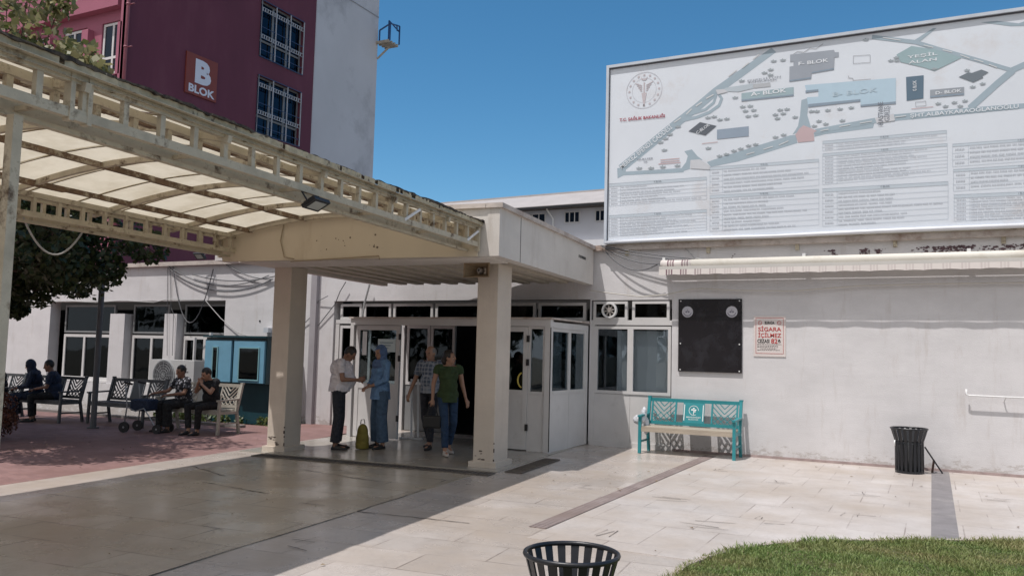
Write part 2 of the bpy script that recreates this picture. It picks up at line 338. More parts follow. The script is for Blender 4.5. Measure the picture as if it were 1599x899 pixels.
# lawn with a curved edge
edge = [(-1.85, 4.2), (-1.76, 5.4), (-1.72, 6.18), (-1.72, 6.59), (-1.64, 6.98), (-1.47, 7.44), (-1.22, 7.84), (-.93, 8.15), (-.42, 8.51), (.11, 8.86), (.74, 9.24), (1.7, 9.75), (3, 10.4)]
lawn = edge+[(7, 11.2), (7, 2), (-2.0, 2)]
g = MB(); g.zprism(lawn, -.02, .016); SOIL = mat('lawn_soil', (.075, .085, .03), .95, .35, 3, .6, 25, dirt=(.20, .16, .085), ds=1.3, dth=(.5, .68)); struct('lawn', g, SOIL)
g = MB()
for i in range(len(edge)-1):
    a = Vector((*edge[i], 0)); b = Vector((*edge[i+1], 0)); g.bar(a+Vector((-.04, .03, .014)), b+Vector((-.04, .03, .014)), .05, .028)
struct('lawn_edging', g, mat('edging_stone', (.42, .36, .32), .85, .25, 5, .3, 30))
def grassmat():
    m, nt, b = newmat('grass_blades'); gi = N(nt, 'ShaderNodeNewGeometry'); co = N(nt, 'ShaderNodeTexCoord').outputs['Object']
    c = mixc(nt, gi.outputs['Random Per Island'], (.10, .18, .045), (.25, .32, .10))
    dry = noise(nt, 1.1, 5, .65, (.6, 1.4, .1), co); r = ramp(nt, dry, [(.42, 0), (.60, .85)])
    c2 = mixc(nt, gi.outputs['Random Per Island'], (.38, .31, .16), (.22, .24, .08)); c = mixc(nt, r, c, c2)
    nt.links.new(c, b.inputs['Base Color']); b.inputs['Roughness'].default_value = .55
    t = N(nt, 'ShaderNodeBsdfTranslucent'); nt.links.new(c, t.inputs[0]); mx = N(nt, 'ShaderNodeMixShader'); mx.inputs[0].default_value = .3
    nt.links.new(b.outputs[0], mx.inputs[1]); nt.links.new(t.outputs[0], mx.inputs[2]); nt.links.new(mx.outputs[0], nt.nodes['Material Output'].inputs[0]); return m
def inpoly(x, y, poly):
    r = np.zeros(len(x), bool); n = len(poly)
    for i in range(n):
        x0, y0 = poly[i]; x1, y1 = poly[(i+1) % n]
        c = ((y0 > y) != (y1 > y)); r ^= c & (x < (x1-x0)*(y-y0)/((y1-y0) or 1e-9)+x0)
    return r
def blades(n, X0, X1, Y0, Y1, poly, h0, h1):
    x = rng.uniform(X0, X1, n); y = rng.uniform(Y0, Y1, n); k = inpoly(x, y, poly); x = x[k]; y = y[k]; n = len(x)
    a = rng.uniform(0, 2*pi, n); h = rng.uniform(h0, h1, n)*(.7+.5*np.sin(x*3.1+y*1.7)**2); ww = rng.uniform(.003, .0055, n)
    lx = rng.normal(0, .5, n)*h; ly = rng.normal(0, .5, n)*h
    V = np.zeros((n, 5, 3)); dx = np.cos(a)*ww; dy = np.sin(a)*ww
    V[:, 0] = np.c_[x-dx, y-dy, np.full(n, .01)]; V[:, 1] = np.c_[x+dx, y+dy, np.full(n, .01)]
    V[:, 2] = np.c_[x+dx*.8+lx*.35, y+dy*.8+ly*.35, .01+h*.6]; V[:, 3] = np.c_[x-dx*.8+lx*.35, y-dy*.8+ly*.35, .01+h*.6]; V[:, 4] = np.c_[x+lx, y+ly, .01+h]
    b = np.arange(n)*5; me = bpy.data.meshes.new('grass')
    me.from_pydata(V.reshape(-1, 3).tolist(), [], np.c_[b, b+1, b+2, b+3].tolist()+np.c_[b+3, b+2, b+4].tolist()); return me
lw2 = [(x-.03 if i < len(edge) else x, y+.02 if i < len(edge) else y) for i, (x, y) in enumerate(lawn)]
gm = blades(170000, -2.2, 3.2, 5.0, 10.6, lw2, .018, .045); gm.materials.append(grassmat())
ed2 = [(x-.07, y+.05) for x, y in edge]+[(x+.10, y-.10) for x, y in reversed(edge)]
g2 = blades(90000, -2.2, 3.2, 5.0, 10.6, ed2, .022, .065); bmj = bmesh.new(); bmj.from_mesh(gm); bmj.from_mesh(g2); bmj.to_mesh(gm); bmj.free(); bpy.data.meshes.remove(g2)
go = bpy.data.objects.new('grass', gm); COL.objects.link(go); tag(go, 'short green lawn grass with dry patches', 'grass', kind='stuff')

# ---------------------------------------------------------------- hospital low building
def wall_holes(mb, x0, x1, z0, z1, y0, y1, holes):
    xs = sorted({x0, x1, *[h[0] for h in holes], *[h[1] for h in holes]}); zs = sorted({z0, z1, *[h[2] for h in holes], *[h[3] for h in holes]})
    S = {}
    for i in range(len(xs)-1):
        for j in range(len(zs)-1):
            cx = (xs[i]+xs[i+1])/2; cz = (zs[j]+zs[j+1])/2; S[i, j] = not any(h[0] < cx < h[1] and h[2] < cz < h[3] for h in holes)
    for (i, j), s in S.items():
        if not s: continue
        a, b, c, d = xs[i], xs[i+1], zs[j], zs[j+1]
        mb.quad((a, y0, c), (b, y0, c), (b, y0, d), (a, y0, d)); mb.quad((a, y1, c), (a, y1, d), (b, y1, d), (b, y1, c))
        if not S.get((i-1, j), False): mb.quad((a, y0, c), (a, y0, d), (a, y1, d), (a, y1, c))
        if not S.get((i+1, j), False): mb.quad((b, y0, c), (b, y1, c), (b, y1, d), (b, y0, d))
        if not S.get((i, j-1), False): mb.quad((a, y0, c), (a, y1, c), (b, y1, c), (b, y0, c))
        if not S.get((i, j+1), False): mb.quad((a, y0, d), (b, y0, d), (b, y1, d), (a, y1, d))
    return mb
YW = 14.6
hb = thing('hospital_building', 'long single storey white rendered building behind the entrance portico', 'building', (-9, YW, 0))
LW = [(-21.45, -18.95), (-18.5, -16.95), (-16.75, -15.0)]
holes = [(-5.70, -4.15, -.1, 2.68), (-11.75, -5.72, -.1, 2.70), (-21.45, -15.0, .62, 2.74)]
m = MB(); wall_holes(m, -30, 7, -.4, 3.60, YW, YW+.3, holes); part('wall', m, WALL, hb)
m = MB()
for (a, b) in ((-19.05, -18.50), (-17.05, -16.62)): m.box(a, b, YW+.02, YW+.28, .62, 2.42)
loose('pier', m, WALL, hb)
m = MB(); m.box(-30, 7.2, YW-.09, YW+.5, 3.60, 3.70); part('coping', m, COPE, hb)
m = MB(); m.box(-30, 7, YW+.3, 17.9, 3.40, 3.52); part('roof', m, COPE, hb)
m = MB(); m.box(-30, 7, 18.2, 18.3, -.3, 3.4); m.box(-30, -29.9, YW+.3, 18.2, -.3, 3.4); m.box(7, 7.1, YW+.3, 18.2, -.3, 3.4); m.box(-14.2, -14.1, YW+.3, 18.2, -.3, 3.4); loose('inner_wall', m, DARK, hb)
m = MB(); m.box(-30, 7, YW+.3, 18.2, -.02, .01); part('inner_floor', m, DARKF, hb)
# base plinth chips + damp strip
m = MB(); m.box(-5.70+1.6, 7, YW-.012, YW+.02, -.02, .045); part('plinth', m, mat('plinth', (.36, .28, .27), .9, .3, 5, .3, 30), hb)
def window(par, x0, x1, z0, z1, yf, bars=(), rails=(), fw=.06, gm=GLASS, fm=WPVC, name='window', sill=False, dp=.06):
    m = MB(); m.ringbox(x0, x1, z0, z1, yf, yf+dp, fw)
    for b in bars: m.box(b-fw/2, b+fw/2, yf-.003, yf+dp+.003, z0+fw, z1-fw)
    for r in rails:
        if isinstance(r, tuple): m.box(r[1], r[2], yf-.002, yf+dp+.002, r[0]-fw/2, r[0]+fw/2)
        else: m.box(x0+fw, x1-fw, yf-.002, yf+dp+.002, r-fw/2, r+fw/2)
    f = part(name, m, fm, par)
    g = MB(); g.box(x0+fw*.6, x1-fw*.6, yf+dp*.45, yf+dp*.55, z0+fw*.6, z1-fw*.6); part('pane', g, gm, f)
    if sill: s = MB(); s.box(x0-.05, x1+.05, yf-.16, yf+.0, z0-.05, z0+.0); part('sill', s, fm, f)
    return f
FD = mat('grey_pvc', (.20, .205, .21), .5, .1)
for i, (a, b) in enumerate(((-21.1, -19.1), (-18.40, -17.10), (-16.55, -15.06))):
    window(hb, a, b, 1.92, 2.66, YW+.2, gm=GLASSD, fm=FD, fw=.05)
    c = a+(b-a)*(.42, .55, .48)[i]
    window(hb, a, b, .68, 1.88, YW+.2, bars=(c,), gm=GLASSD, fm=WPVC, fw=.075, sill=True)
# half-open casement of the third window
m = MB(); m.ringbox(0, .62, .72, 1.84, 0, .05, .06); M = Matrix.Translation((-16.47, YW+.15, 0)) @ Matrix.Rotation(-.35, 4, 'Z')
mm = MB(); mm.add(m.v, m.f, M); part('casement', mm, WPVC, hb)
# transoms and back glazing under the portico
xs = [-11.65, -11.02, -10.25, -9.2, -7.9, -6.85, -5.80]
for i in range(6): window(hb, xs[i]+.03, xs[i+1]-.03, 2.30, 2.64, YW+.06, gm=GLASSD, fw=.055)
m = MB(); m.box(-11.72, -5.74, YW+.04, YW+.14, 2.21, 2.295); m.box(-11.72, -11.62, YW+.04, YW+.14, 0, 2.2); m.box(-9.98, -9.90, YW+.04, YW+.14, 0, 2.2); loose('door_lintel', m, WPVC, hb)
window(hb, -11.6, -10.02, .95, 2.17, YW+.05, bars=(-10.8,), gm=GLASSD)
m = MB(); m.box(-11.6, -10.02, YW+.06, YW+.12, 0, .94); loose('lower_panel', m, WPVC, hb)
for a, b in ((-9.85, -9.28), (-9.26, -8.68)):
    window(hb, a, b, .95, 2.18, YW+.06, gm=GLASSD)
    m = MB(); m.box(a, b, YW+.07, YW+.12, .012, .94); loose('lower_panel', m, FD, hb)
# inner room backdrop close to the entrance: corridor is dark and deep
# right side window bay
m = MB()
m.box(-5.70, -4.15, YW+.01, YW+.09, 2.22, 2.31); m.box(-5.70, -5.62, YW+.01, YW+.09, 0, 2.22); loose('window_rail', m, WPVC, hb)
window(hb, -5.66, -4.99, 2.31, 2.66, YW+.01, gm=GLASSD, fw=.05)
window(hb, -4.90, -4.20, 2.31, 2.66, YW+.01, gm=GLASSD, fw=.05)
window(hb, -5.62, -4.93, .96, 2.20, YW+.015, gm=GLASSC, fw=.055)
window(hb, -4.93, -4.17, .96, 2.20, YW+.015, gm=GLASSC, fw=.055)
m = MB(); m.box(-5.62, -4.93, YW+.03, YW+.08, 0, .955); m.box(-4.925, -4.17, YW+.03, YW+.08, 0, .955); loose('lower_panel', m, WPVC, hb)
m = MB(); m.box(-5.64, -4.16, YW+.005, YW+.05, .0, .09); part('kick_rail', m, WPVC, hb)
m = MB(); m.box(-5.22, -4.18, YW+.13, YW+.14, .9, 2.12); loose('blind', m, mat('grey_blind', (.56, .56, .57), .6, .05), hb)
m = MB(); m.box(-12.34, -12.18, YW-.10, YW+.01, -.02, 3.5); part('pilaster', m, mat('grey_pilaster', (.34, .32, .34), .8, .12, 2, .2, 30), hb)
m = MB(); m.box(.45, .49, YW-.10, YW, 1.17, 1.27) 
# stains: dark crumbling patches under the coping
m = MB()
for cx, wdt, n in ((-1.45, .12, 26), (-.95, .2, 34), (-.75, .1, 20), (.25, .9, 120), (.35, .4, 120), (1.1, .5, 90), (-3.05, .1, 4)):
    for k in range(n):
        x = cx+random.gauss(0, wdt/3); z = 3.50-abs(random.gauss(0, .07))-.01; s = random.uniform(.003, .015)*random.choice([1, 1, 1.8])
        pts = [(x+s*random.uniform(.5, 1.4)*cos(a)*1.3, z+s*random.uniform(.4, 1.1)*sin(a)) for a in [i*pi/3.5 for i in range(7)]]
        m.prism(pts, YW-.004-random.uniform(0, .003), YW+.002)
part('peeled_plaster', m, mat('peeled', (.12, .075, .085), .95, .5, 20), hb)

# handrail
t = thing('wall_handrail', 'thin white pipe handrail fixed to the white wall right of the bin', 'handrail', (.47, YW, 1.2))
m = MB(); m.tube([(.46, YW-.10, 1.28), (.455, YW-.10, 1.20), (.50, YW-.10, 1.185), (3.2, YW-.10, 1.17)], .013, 8); part('rail', m, WHITE, t, True)
m = MB()
for x in (.98, 2.2): m.tube([(x, YW-.1, 1.175), (x-.02, YW-.05, 1.12), (x-.02, YW+.01, 1.11)], .009, 6)
loose('bracket', m, WHITE, t)

# exhaust fan in the transom
t = thing('exhaust_fan', 'round white exhaust fan set in the dark transom pane beside the portico', 'fan', (-5.33, YW-.05, 2.49))
m = MB()
def ring(mb, c, r0, r1, y0, y1, n=28):
    for k in range(n):
        a, b = 2*pi*k/n, 2*pi*(k+1)/n
        q = lambda r, an, y: (c[0]+r*cos(an), y, c[1]+r*sin(an))
        vs = [q(r0, a, y0), q(r1, a, y0), q(r1, b, y0), q(r0, b, y0), q(r0, a, y1), q(r1, a, y1), q(r1, b, y1), q(r0, b, y1)]
        mb.add(vs, [(0, 1, 2, 3), (7, 6, 5, 4), (1, 5, 6, 2), (0, 3, 7, 4)])
def disc(mb, c, r, y0, y1, n=28): mb.prism([(c[0]+r*cos(2*pi*k/n), c[1]+r*sin(2*pi*k/n)) for k in range(n)], y0, y1)
ring(m, (-5.33, 2.49), .115, .145, YW-.05, YW+.02); part('housing', m, WHITE, t)
m = MB(); disc(m, (-5.33, 2.49), .035, YW-.04, YW+.0)
for k in range(8):
    a = 2*pi*k/8+.2; m.bar((-5.33+.03*cos(a), YW-.025, 2.49+.03*sin(a)), (-5.33+.112*cos(a), YW-.015, 2.49+.112*sin(a)), .028, .012, (0, 1, 0))
part('grille', m, mat('fan_grey', (.33, .30, .28), .6, .2), t)

# ---------------------------------------------------------------- portico (own frame, turned 5.3 degrees)
XR = -4.28; XL = -8.75; YF = 10.35; ZS = 2.96; ZT = 3.67
def wallX(xp):   # portico-frame y where the wall is met
    return (YW-sin(TH)*xp)/cos(TH)
pt = thing('entrance_portico', 'flat roofed concrete entrance porch on square columns', 'porch', (-6.5, 11.4, 0), True)
m = MB()
m.box(XR-.16, XR, YF, 15.0, ZS, ZT-.05); m.box(XL, XL+.14, YF+.15, 14.9, ZS, ZT-.25)
loose('side_beam', m, WALL2, pt)
m = MB(); m.box(XR-.75, XR-.161, YF, YF+.14, ZS, ZT-.05); m.box(XR-.75, XR-.16, YF+.14, YF+.3, ZS, ZT-.06)
part('front_parapet', m, WALL2, pt)
m = MB(); m.box(XL+.14, XR-.162, YF+.02, 15.0, ZS+.06, ZS+.14); part('ceiling', m, SOFF, pt)
m = MB(); m.box(XL+.14, XR-.162, YF+.02, YF+.75, ZS-.02, ZS+.058); part('edge_beam', m, WALL2, pt)
m = MB()
for k in range(11):
    x = XL+.42+k*.38; m.box(x, x+.17, YF+.76, 14.9, ZS+.02, ZS+.059)
part('ceiling_slats', m, SOFF, pt)
m = MB(); m.box(XL, XR-.17, YF+.3, 15.0, ZT-.24, ZT-.12); part('roof_slab', m, COPE, pt)
m = MB(); m.box(XR-.20, XR+.05, YF-.03, 15.02, ZT-.05, ZT+.015); m.box(XR-.9, XR-.201, YF-.04, YF+.32, ZT-.05, ZT+.012); part('coping', m, COPE, pt)
m = MB(); m.box(XR-.001, XR+.003, 11.15, 11.165, ZS, ZT-.06); part('joint', m, BLACK, pt)
m = MB()
for k in range(5): m.box(XR-.001, XR+.004, 14.05+k*.09, 14.05+k*.09+random.uniform(.03, .07), ZT-.30, ZT-.25)
part('weep_holes', m, BLACK, pt)
def column(x0, x1, y0, y1):
    m = MB(); m.box(x0, x1, y0, y1, .0, ZS-.0); c = part('column', m, COLM, pt)
    b = c.modifiers.new('b', 'BEVEL'); b.width = .012; b.segments = 2
    m = MB(); m.box(x0-.05, x1+.05, y0-.05, y1+.05, 0, .085); part('base', m, COLM, c)
    m = MB()
    for k in range(7):
        x = random.uniform(x0+.03, x1-.05); z = random.uniform(.1, .28); s = random.uniform(.01, .03)
        m.prism([(x+s*cos(a)*random.uniform(.6, 1.8), z+s*.5*sin(a)*random.uniform(.6, 1.3)) for a in [i*pi/4 for i in range(8)]], y0-.003, y0+.002)
    for k in range(5):
        z = random.uniform(.09, .5) if k else .10; m.box(x1-random.uniform(.006, .02), x1+.003, y0-.003, y0+.012, z, z+random.uniform(.015, .05))
    part('chipped_paint', m, mat('chipped', (.10, .075, .065), .9, .4, 20), c)
column(-8.53, -8.20, 11.12, 11.56); column(-4.95, -4.62, 11.18, 11.72)
# arched gable in front of the slab, closing the vault
CX0, CX1, ZA, RISE = -8.98, -4.52, 3.33, .29
def arch(u): return ZA+RISE*sin(pi*u)
def ax(u): return CX0+(CX1-CX0)*u
m = MB(); pts = [(ax(i/24), arch(i/24)-.02) for i in range(25)]; poly = [(CX1, 2.98), (CX0, 2.98)]
poly = [(CX0+.1, 2.955), (XR-.3, 2.955)]+[(min(x, XR-.3), z) for x, z in reversed(pts)]
m.prism(poly, YF-.06, YF-.015); part('gable', m, GABL, pt)
m = MB(); m.tube([(-7.75, YF-.075, 3.55), (-7.80, YF-.08, 3.25), (-7.72, YF-.08, 3.0), (-7.55, YF-.07, 2.97)], .008, 5)
m.tube([(-7.6, YF-.08, 2.93), (-6.1, YF-.08, 2.985), (-6.1, YF-.05, 2.94)], .009, 5); part('gable_wire', m, mat('wire_tan', (.30, .24, .16), .6, .1), pt)
m = MB()
for k in range(16):
    x = random.uniform(-7.3, -5.9); z = random.uniform(3.08, 3.3); s = random.uniform(.006, .016); disc(m, (x, z), s*random.choice([.4, .6, 1.1]), YF-.064, YF-.055, 7)
part('stain_spots', m, mat('spots', (.16, .12, .09), .9, .3), pt)
m = MB(); m.box(XL-.42, XL-.02, YF+.1, YF+.5, ZS+.03, ZS+.22); part('wall_stub', m, WALL, pt)

# ---------------------------------------------------------------- vestibule (square to the wall)
VY = 12.84; VL, VR = -9.92, -5.74
vs = thing('entrance_vestibule', 'white framed glass entrance lobby under the portico', 'entrance lobby', ((VL+VR)/2, VY, 0))
m = MB(); m.box(VL, VR, VY, VY+.12, 2.12, 2.24); m.box(VR-.10, VR, VY+.12, YW-.02, 2.10, 2.20); part('header_beam', m, WPVC, vs)
m = MB(); m.box(VL-.03, VR+.03, VY-.03, YW-.01, 2.241, 2.27); part('roof', m, COPE, vs)
m = MB(); m.box(VR-.10, VR, VY, VY+.10, 0.012, 2.119); m.box(VL, VL+.08, VY, VY+.10, 0.012, 2.119); m.box(VR-.08, VR-.001, YW-.11, YW-.02, .012, 2.099); loose('post', m, WPVC, vs)
m = MB(); m.box(VR+.002, VR+.010, VY-.004, VY+.02, .03, 2.1); part('rubber_seal', m, BLACK, vs)
# right side wall of the lobby
f = MB()
for y0, y1 in ((VY+.10, VY+.90), (VY+.90, YW-.11)):
    f.box(VR-.07, VR-.015, y0, y0+.05, .97, 2.099); f.box(VR-.07, VR-.015, y1-.05, y1, .97, 2.099)
    f.box(VR-.07, VR-.015, y0+.05, y1-.05, .97, 1.03); f.box(VR-.07, VR-.015, y0+.05, y1-.05, 2.04, 2.099)
fr = part('side_frame', f, WPVC, vs); f = MB(); f.box(VR-.045, VR-.04, VY+.15, VY+.85, 1.03, 2.04); f.box(VR-.045, VR-.04, VY+.95, YW-.16, 1.03, 2.04); part('pane', f, GLASS, fr)
f = MB(); f.box(VR-.06, VR-.02, VY+.10, VY+.895, .012, .968); f.box(VR-.06, VR-.02, VY+.905, YW-.11, .012, .968); loose('side_panel', f, WPVC, vs)
# front right: fixed strip + door leaf with yellow handle
window(vs, VR-.42, VR-.10, .97, 2.12, VY+.03, gm=GLASS, fw=.045, name='sidelight')
m = MB(); m.box(VR-.42, VR-.10, VY+.035, VY+.08, .012, .968); part('side_panel', m, WPVC, vs)
def leaf(x0, x1, yf, label, hinge=None, ang=0, notice=False, handle=None):
    root_b = MB(); z0, z1 = .03, 2.11
    T = Matrix.Identity(4)
    if hinge is not None: T = Matrix.Translation((hinge, yf, 0)) @ Matrix.Rotation(ang, 4, 'Z') @ Matrix.Translation((-hinge, -yf, 0))
    def put(name, mb, mt, par):
        q = MB(); q.add(mb.v, mb.f, T); return part(name, q, mt, par)
    b = MB(); b.ringbox(x0, x1, z0, z1, yf, yf+.05, .085); b.box(x0+.085, x1-.085, yf+.002, yf+.048, .93, 1.03); b.box(x0+.085, x1-.085, yf+.012, yf+.038, z0+.085, .93)
    d = put('door', b, WPVC, vs)
    b = MB(); b.box(x0+.08, x1-.08, yf+.022, yf+.028, 1.03, z1-.085); put('pane', b, GLASS, d)
    b = MB(); 
    for z in (.35, 1.45, 1.85): b.box((x1 if handle == 'r' else x1)-.02, x1+.03, yf-.02, yf+.0, z, z+.11)
    put('hinge', b, BLACK, d)
    if notice:
        b = MB(); b.box(x1-.50, x1-.10, yf+.012, yf+.016, 1.62, 1.86); nt_ = put('paper_notice', b, mat('notice_paper', (.60, .70, .72), .6, .1), d)
        b = MB()
        for k in range(3): b.box(x1-.46, x1-.16-.05*k, yf+.0095, yf+.0115, 1.78-.05*k, 1.80-.05*k)
        put('notice_print', b, mat('notice_print', (.25, .35, .4), .6, .1), d)
        b = MB(); b.box(x0+.14, x0+.24, yf+.012, yf+.016, 1.55, 2.0); put('paper_strip', b, WHITE, d)
    if handle == 'arc':
        b = MB(); b.tube([(x1-.055+.10*cos(a)*-1, yf-.045, 1.20+.13*sin(a)) for a in [(-1.25+2.5*i/12) for i in range(13)]], .014, 8); put('handle', b, mat('yellow_brass', (.55, .42, .08), .35, .1), d)
    return d
leaf(-7.10, VR-.425, VY+.02, 'r', handle='arc')
leaf(-9.80, -8.80, VY+.03, 'l', notice=True)

# ---------------------------------------------------------------- arched canopy
cp = thing('arched_canopy', 'long arched walkway canopy of yellowed sheets on rusty white lattice beams', 'canopy', (-6.75, 5.2, 0), True)
Y0, Y1 = -.6, YF-.03
def jag(x): return .5+.5*sin(x*37.1)*sin(x*13.3+1)
def trussmesh(xc, y0, y1, z0=3.02, z1=3.37, sp=.335, ph=0, dbl=.26, big=()):
    m = MB()
    for dx in (0, -dbl if xc > -6 else dbl):
        x = xc+dx
        m.box(x-.025, x+.025, y0, y1, z1-.06, z1); m.box(x-.025, x+.025, y0, y1, z0+.06, z0+.125)
        if dx == 0: m.box(x-.16*(1 if xc > -6 else -1)-.03, x-.16*(1 if xc > -6 else -1)+.03, y0, y1, z0-.0, z0+.03)
        y = y0+ph
        while y < y1-.03:
            m.box(x-.02, x+.02, y, y+.045, z0+.126, z1-.061); y += sp
    for b in big:
        m.box(xc-.032, xc+.032, b-.035, b+.0, z0+.04, z1+.003); m.box(xc-.032, xc+.032, b+.10, b+.135, z0+.04, z1+.003); m.box(xc-.030, xc+.030, b, b+.10, z0+.05, z0+.10)
    m.box(xc-.035, xc+.035, y1-.05, y1+.0, z0-.002, z1+.004)
    x = xc-(dbl if xc > -6 else -dbl)/2
    yy = y0+.2
    while yy < y1: m.box(min(xc, xc+(-dbl if xc > -6 else dbl)), max(xc, xc+(-dbl if xc > -6 else dbl)), yy, yy+.03, z0+.07, z0+.10); yy += 1.34
    return m
part('lattice_beam', trussmesh(-4.58, Y0, Y1, ph=.14, big=(3.83,)), TRUSS, cp)
part('lattice_beam', trussmesh(-8.93, Y0, Y1, ph=.05), TRUSS, cp)
RIBS = [-.15, 1.2, 2.55, 3.9, 5.25, 6.6, 7.95, 9.3, 10.22]
for ry in RIBS:
    m = MB(); n = 20
    for i in range(n):
        u0, u1 = i/n, (i+1)/n
        m.bar((ax(u0), ry, arch(u0)-.035), (ax(u1), ry, arch(u1)-.035), .045, .06)
    part('rib', m, TRUSS if ry < 10 else TRUSS, cp)
RUSTY = mat('rusty_purlin', (.16, .10, .06), .8, .45, 5, .4, 30, dirt=(.36, .31, .23), ds=7, dth=(.5, .6))
for u in (.14, .36, .62, .86):
    m = MB(); y = Y0
    while y < Y1-.1:
        y2 = min(Y1-.05, y+random.uniform(.25, .6)); o1 = random.uniform(-.006, .006)
        m.box(ax(u)-.03+o1, ax(u)+.03+o1, y, y2, arch(u)-.062-random.uniform(0, .015), arch(u)-.012); y = y2
    part('purlin', m, RUSTY, cp)
# sheets: panels between the ribs, slightly uneven
m = MB(); NU = 24
ys = [Y0-.02]
while ys[-1] < Y1-.01: ys.append(min(Y1+.0, ys[-1]+.675))
for j in range(len(ys)-1):
    dz = random.uniform(-.004, .004)
    for i in range(NU):
        u0, u1 = i/NU, (i+1)/NU
        m.quad((ax(u0), ys[j]-.02, arch(u0)+dz+.004*(j % 2)), (ax(u1), ys[j]-.02, arch(u1)+dz+.004*(j % 2)), (ax(u1), ys[j+1], arch(u1)+dz+.004*(j % 2)), (ax(u0), ys[j+1], arch(u0)+dz+.004*(j % 2)))
part('roof_sheet', m, SHEET, cp, True)
# sheet lap lines
m = MB()
for y in ys[1:-1]:
    for i in range(NU):
        u0, u1 = i/NU, (i+1)/NU
        m.bar((ax(u0), y, arch(u0)-.006), (ax(u1), y, arch(u1)-.006), .012+.012*random.random(), .006)
loose('sheet_lap', m, mat('lap', (.24, .19, .12), .8, .4, 9), cp)
def edge_strip(xc, sgn):
    a = MB(); y = Y0; h = 0; o = 0; n = 0
    prev = None
    while y < Y1+.08:
        h = max(-.022, min(.016, h+random.uniform(-.010, .010))); o = max(-.03, min(.02, o+random.uniform(-.009, .009))); d = random.uniform(0, .03) if random.random() < .3 else .005
        h *= .8; c = [(xc+.040+o, y, 3.448+h), (xc+.044+o, y, 3.430-d*.7), (xc-.05, y, 3.42), (xc-.05, y, 3.442+h)]
        if prev:
            k = len(a.v); a.v += c; a.f += [(k-4, k, k+1, k-3), (k-3, k+1, k+2, k-2), (k-2, k+2, k+3, k-1), (k-1, k+3, k, k-4)]; a.mi += [0]*4
        else: a.v += c
        prev = c; y += random.uniform(.025, .07)
    b = MB(); y = Y0; prev = None; i = 0
    while y < Y1+.05:
        z = 3.385-.006*(i % 2)-(random.uniform(0, .022) if random.random() < .25 else 0); c = [(xc+.030+.008*(i % 2), y, 3.435), (xc+.030+.008*(i % 2), y, z)]
        k = len(b.v); b.v += c
        if prev and random.random() > .06: b.f.append((k-2, k, k+1, k-1)); b.mi.append(0)
        prev = c; y += .045; i += 1
    return a, b
for xc in (-4.56, -8.95):
    a, b = edge_strip(xc, 1); part('decayed_edge', a, TAR, cp); part('corrugated_edge', b, mat('edge_sheet', (.50, .43, .30), .7, .3, 9, .2, 30, dirt=(.1, .07, .05), ds=10, dth=(.58, .66)), cp)
# a flashing that closes sheet to edge
m = MB(); m.box(-4.62, -4.50, Y0, Y1, 3.371, 3.376); m.box(-9.0, -8.88, Y0, Y1, 3.371, 3.376); part('edge_flashing', m, TRUSS, cp)
for (x, y) in ((-4.665, 3.515), (-8.9, 3.0), (-8.9, -.2), (-4.66, -.3)):
    m = MB(); m.box(x-.032, x+.032, y-.032, y+.032, 0, 3.018); m.box(x-.1, x+.1, y-.1, y+.1, 0, .02); loose('post', m, TRUSS, cp)
for (y, up) in ((8.2, .07), (9.9, .05)):
    m = MB(); m.bar((-4.55, y, 3.12), (-4.53, y+.32, 3.29), .015, .03); part('loose_strip', m, WHITE, cp)

# floodlights
def floodlight(label, M, group='floodlights on the canopy and roof'):
    t = thing('floodlight', label, 'floodlight', (0, 0, 0), group=group)
    b = MB(); b.box(-.17, .17, -.11, .11, -.03, .02); 
    for k in range(7): b.box(-.14+k*.045, -.125+k*.045, -.08, .08, .02, .045)
    part('housing', b, BLACK, t)
    b = MB(); b.box(-.12, .12, -.075, .075, -.036, -.031); part('lens', b, mat('led_lens', (.35, .36, .34), .3, .1), t)
    b = MB(); b.tube([(-.18, 0, 0), (-.18, .02, .16), (0, .03, .18), (.18, .02, .16), (.18, 0, 0)], .012, 6); part('bracket', b, BLACK, t)
    t.matrix_world = M; return t
p = unfr(-4.50, 6.42, 2.985)
floodlight('black square floodlight hanging from the lower rail of the near lattice beam', Matrix.Translation(p) @ Matrix.Scale(.72, 4) @ Matrix.Rotation(TH+pi/2, 4, 'Z') @ Matrix.Rotation(-.5, 4, 'X'))
x_, z_ = at(312, 398, 14.3)
floodlight('dark floodlight on the roof edge of the left building, in front of the maroon wall', Matrix.Translation((x_, 14.3, z_-.02)) @ Matrix.Rotation(pi, 4, 'Z') @ Matrix.Rotation(.75, 4, 'X') @ Matrix.Scale(.85, 4))

# loudspeaker on the right column
b0 = (-4.86, 11.13, 2.82)
t = thing('horn_loudspeaker', 'rectangular beige horn loudspeaker on top of the right hand column', 'loudspeaker', b0, True)
SPK = mat('speaker_beige', (.30, .22, .14), .55, .25, 8, dirt=(.10, .07, .05), ds=8)
m = MB(); W_, H_ = .19, .10
f4 = [(-5.06+.0, 10.95, 2.74), (-4.68, 10.95, 2.74), (-4.68, 10.95, 2.94), (-5.06, 10.95, 2.94)]; b4 = [(-4.93, 11.13, 2.80), (-4.80, 11.13, 2.80), (-4.80, 11.13, 2.88), (-4.93, 11.13, 2.88)]
for i in range(4): j = (i+1) % 4; m.quad(f4[i], f4[j], b4[j], b4[i])
m.box(-5.075, -4.665, 10.945, 10.955, 2.73, 2.742); m.box(-5.075, -4.665, 10.945, 10.955, 2.938, 2.95); m.box(-5.075, -5.058, 10.946, 10.954, 2.742, 2.938); m.box(-4.682, -4.665, 10.946, 10.954, 2.742, 2.938)
part('horn', m, SPK, t); m = MB(); m.tube([(-4.865, 11.12, 2.84), (-4.865, 11.02, 2.84)], [.05, .035], 14); part('driver', m, mat('driver_grey', (.35, .32, .30), .4, .1), t, True)
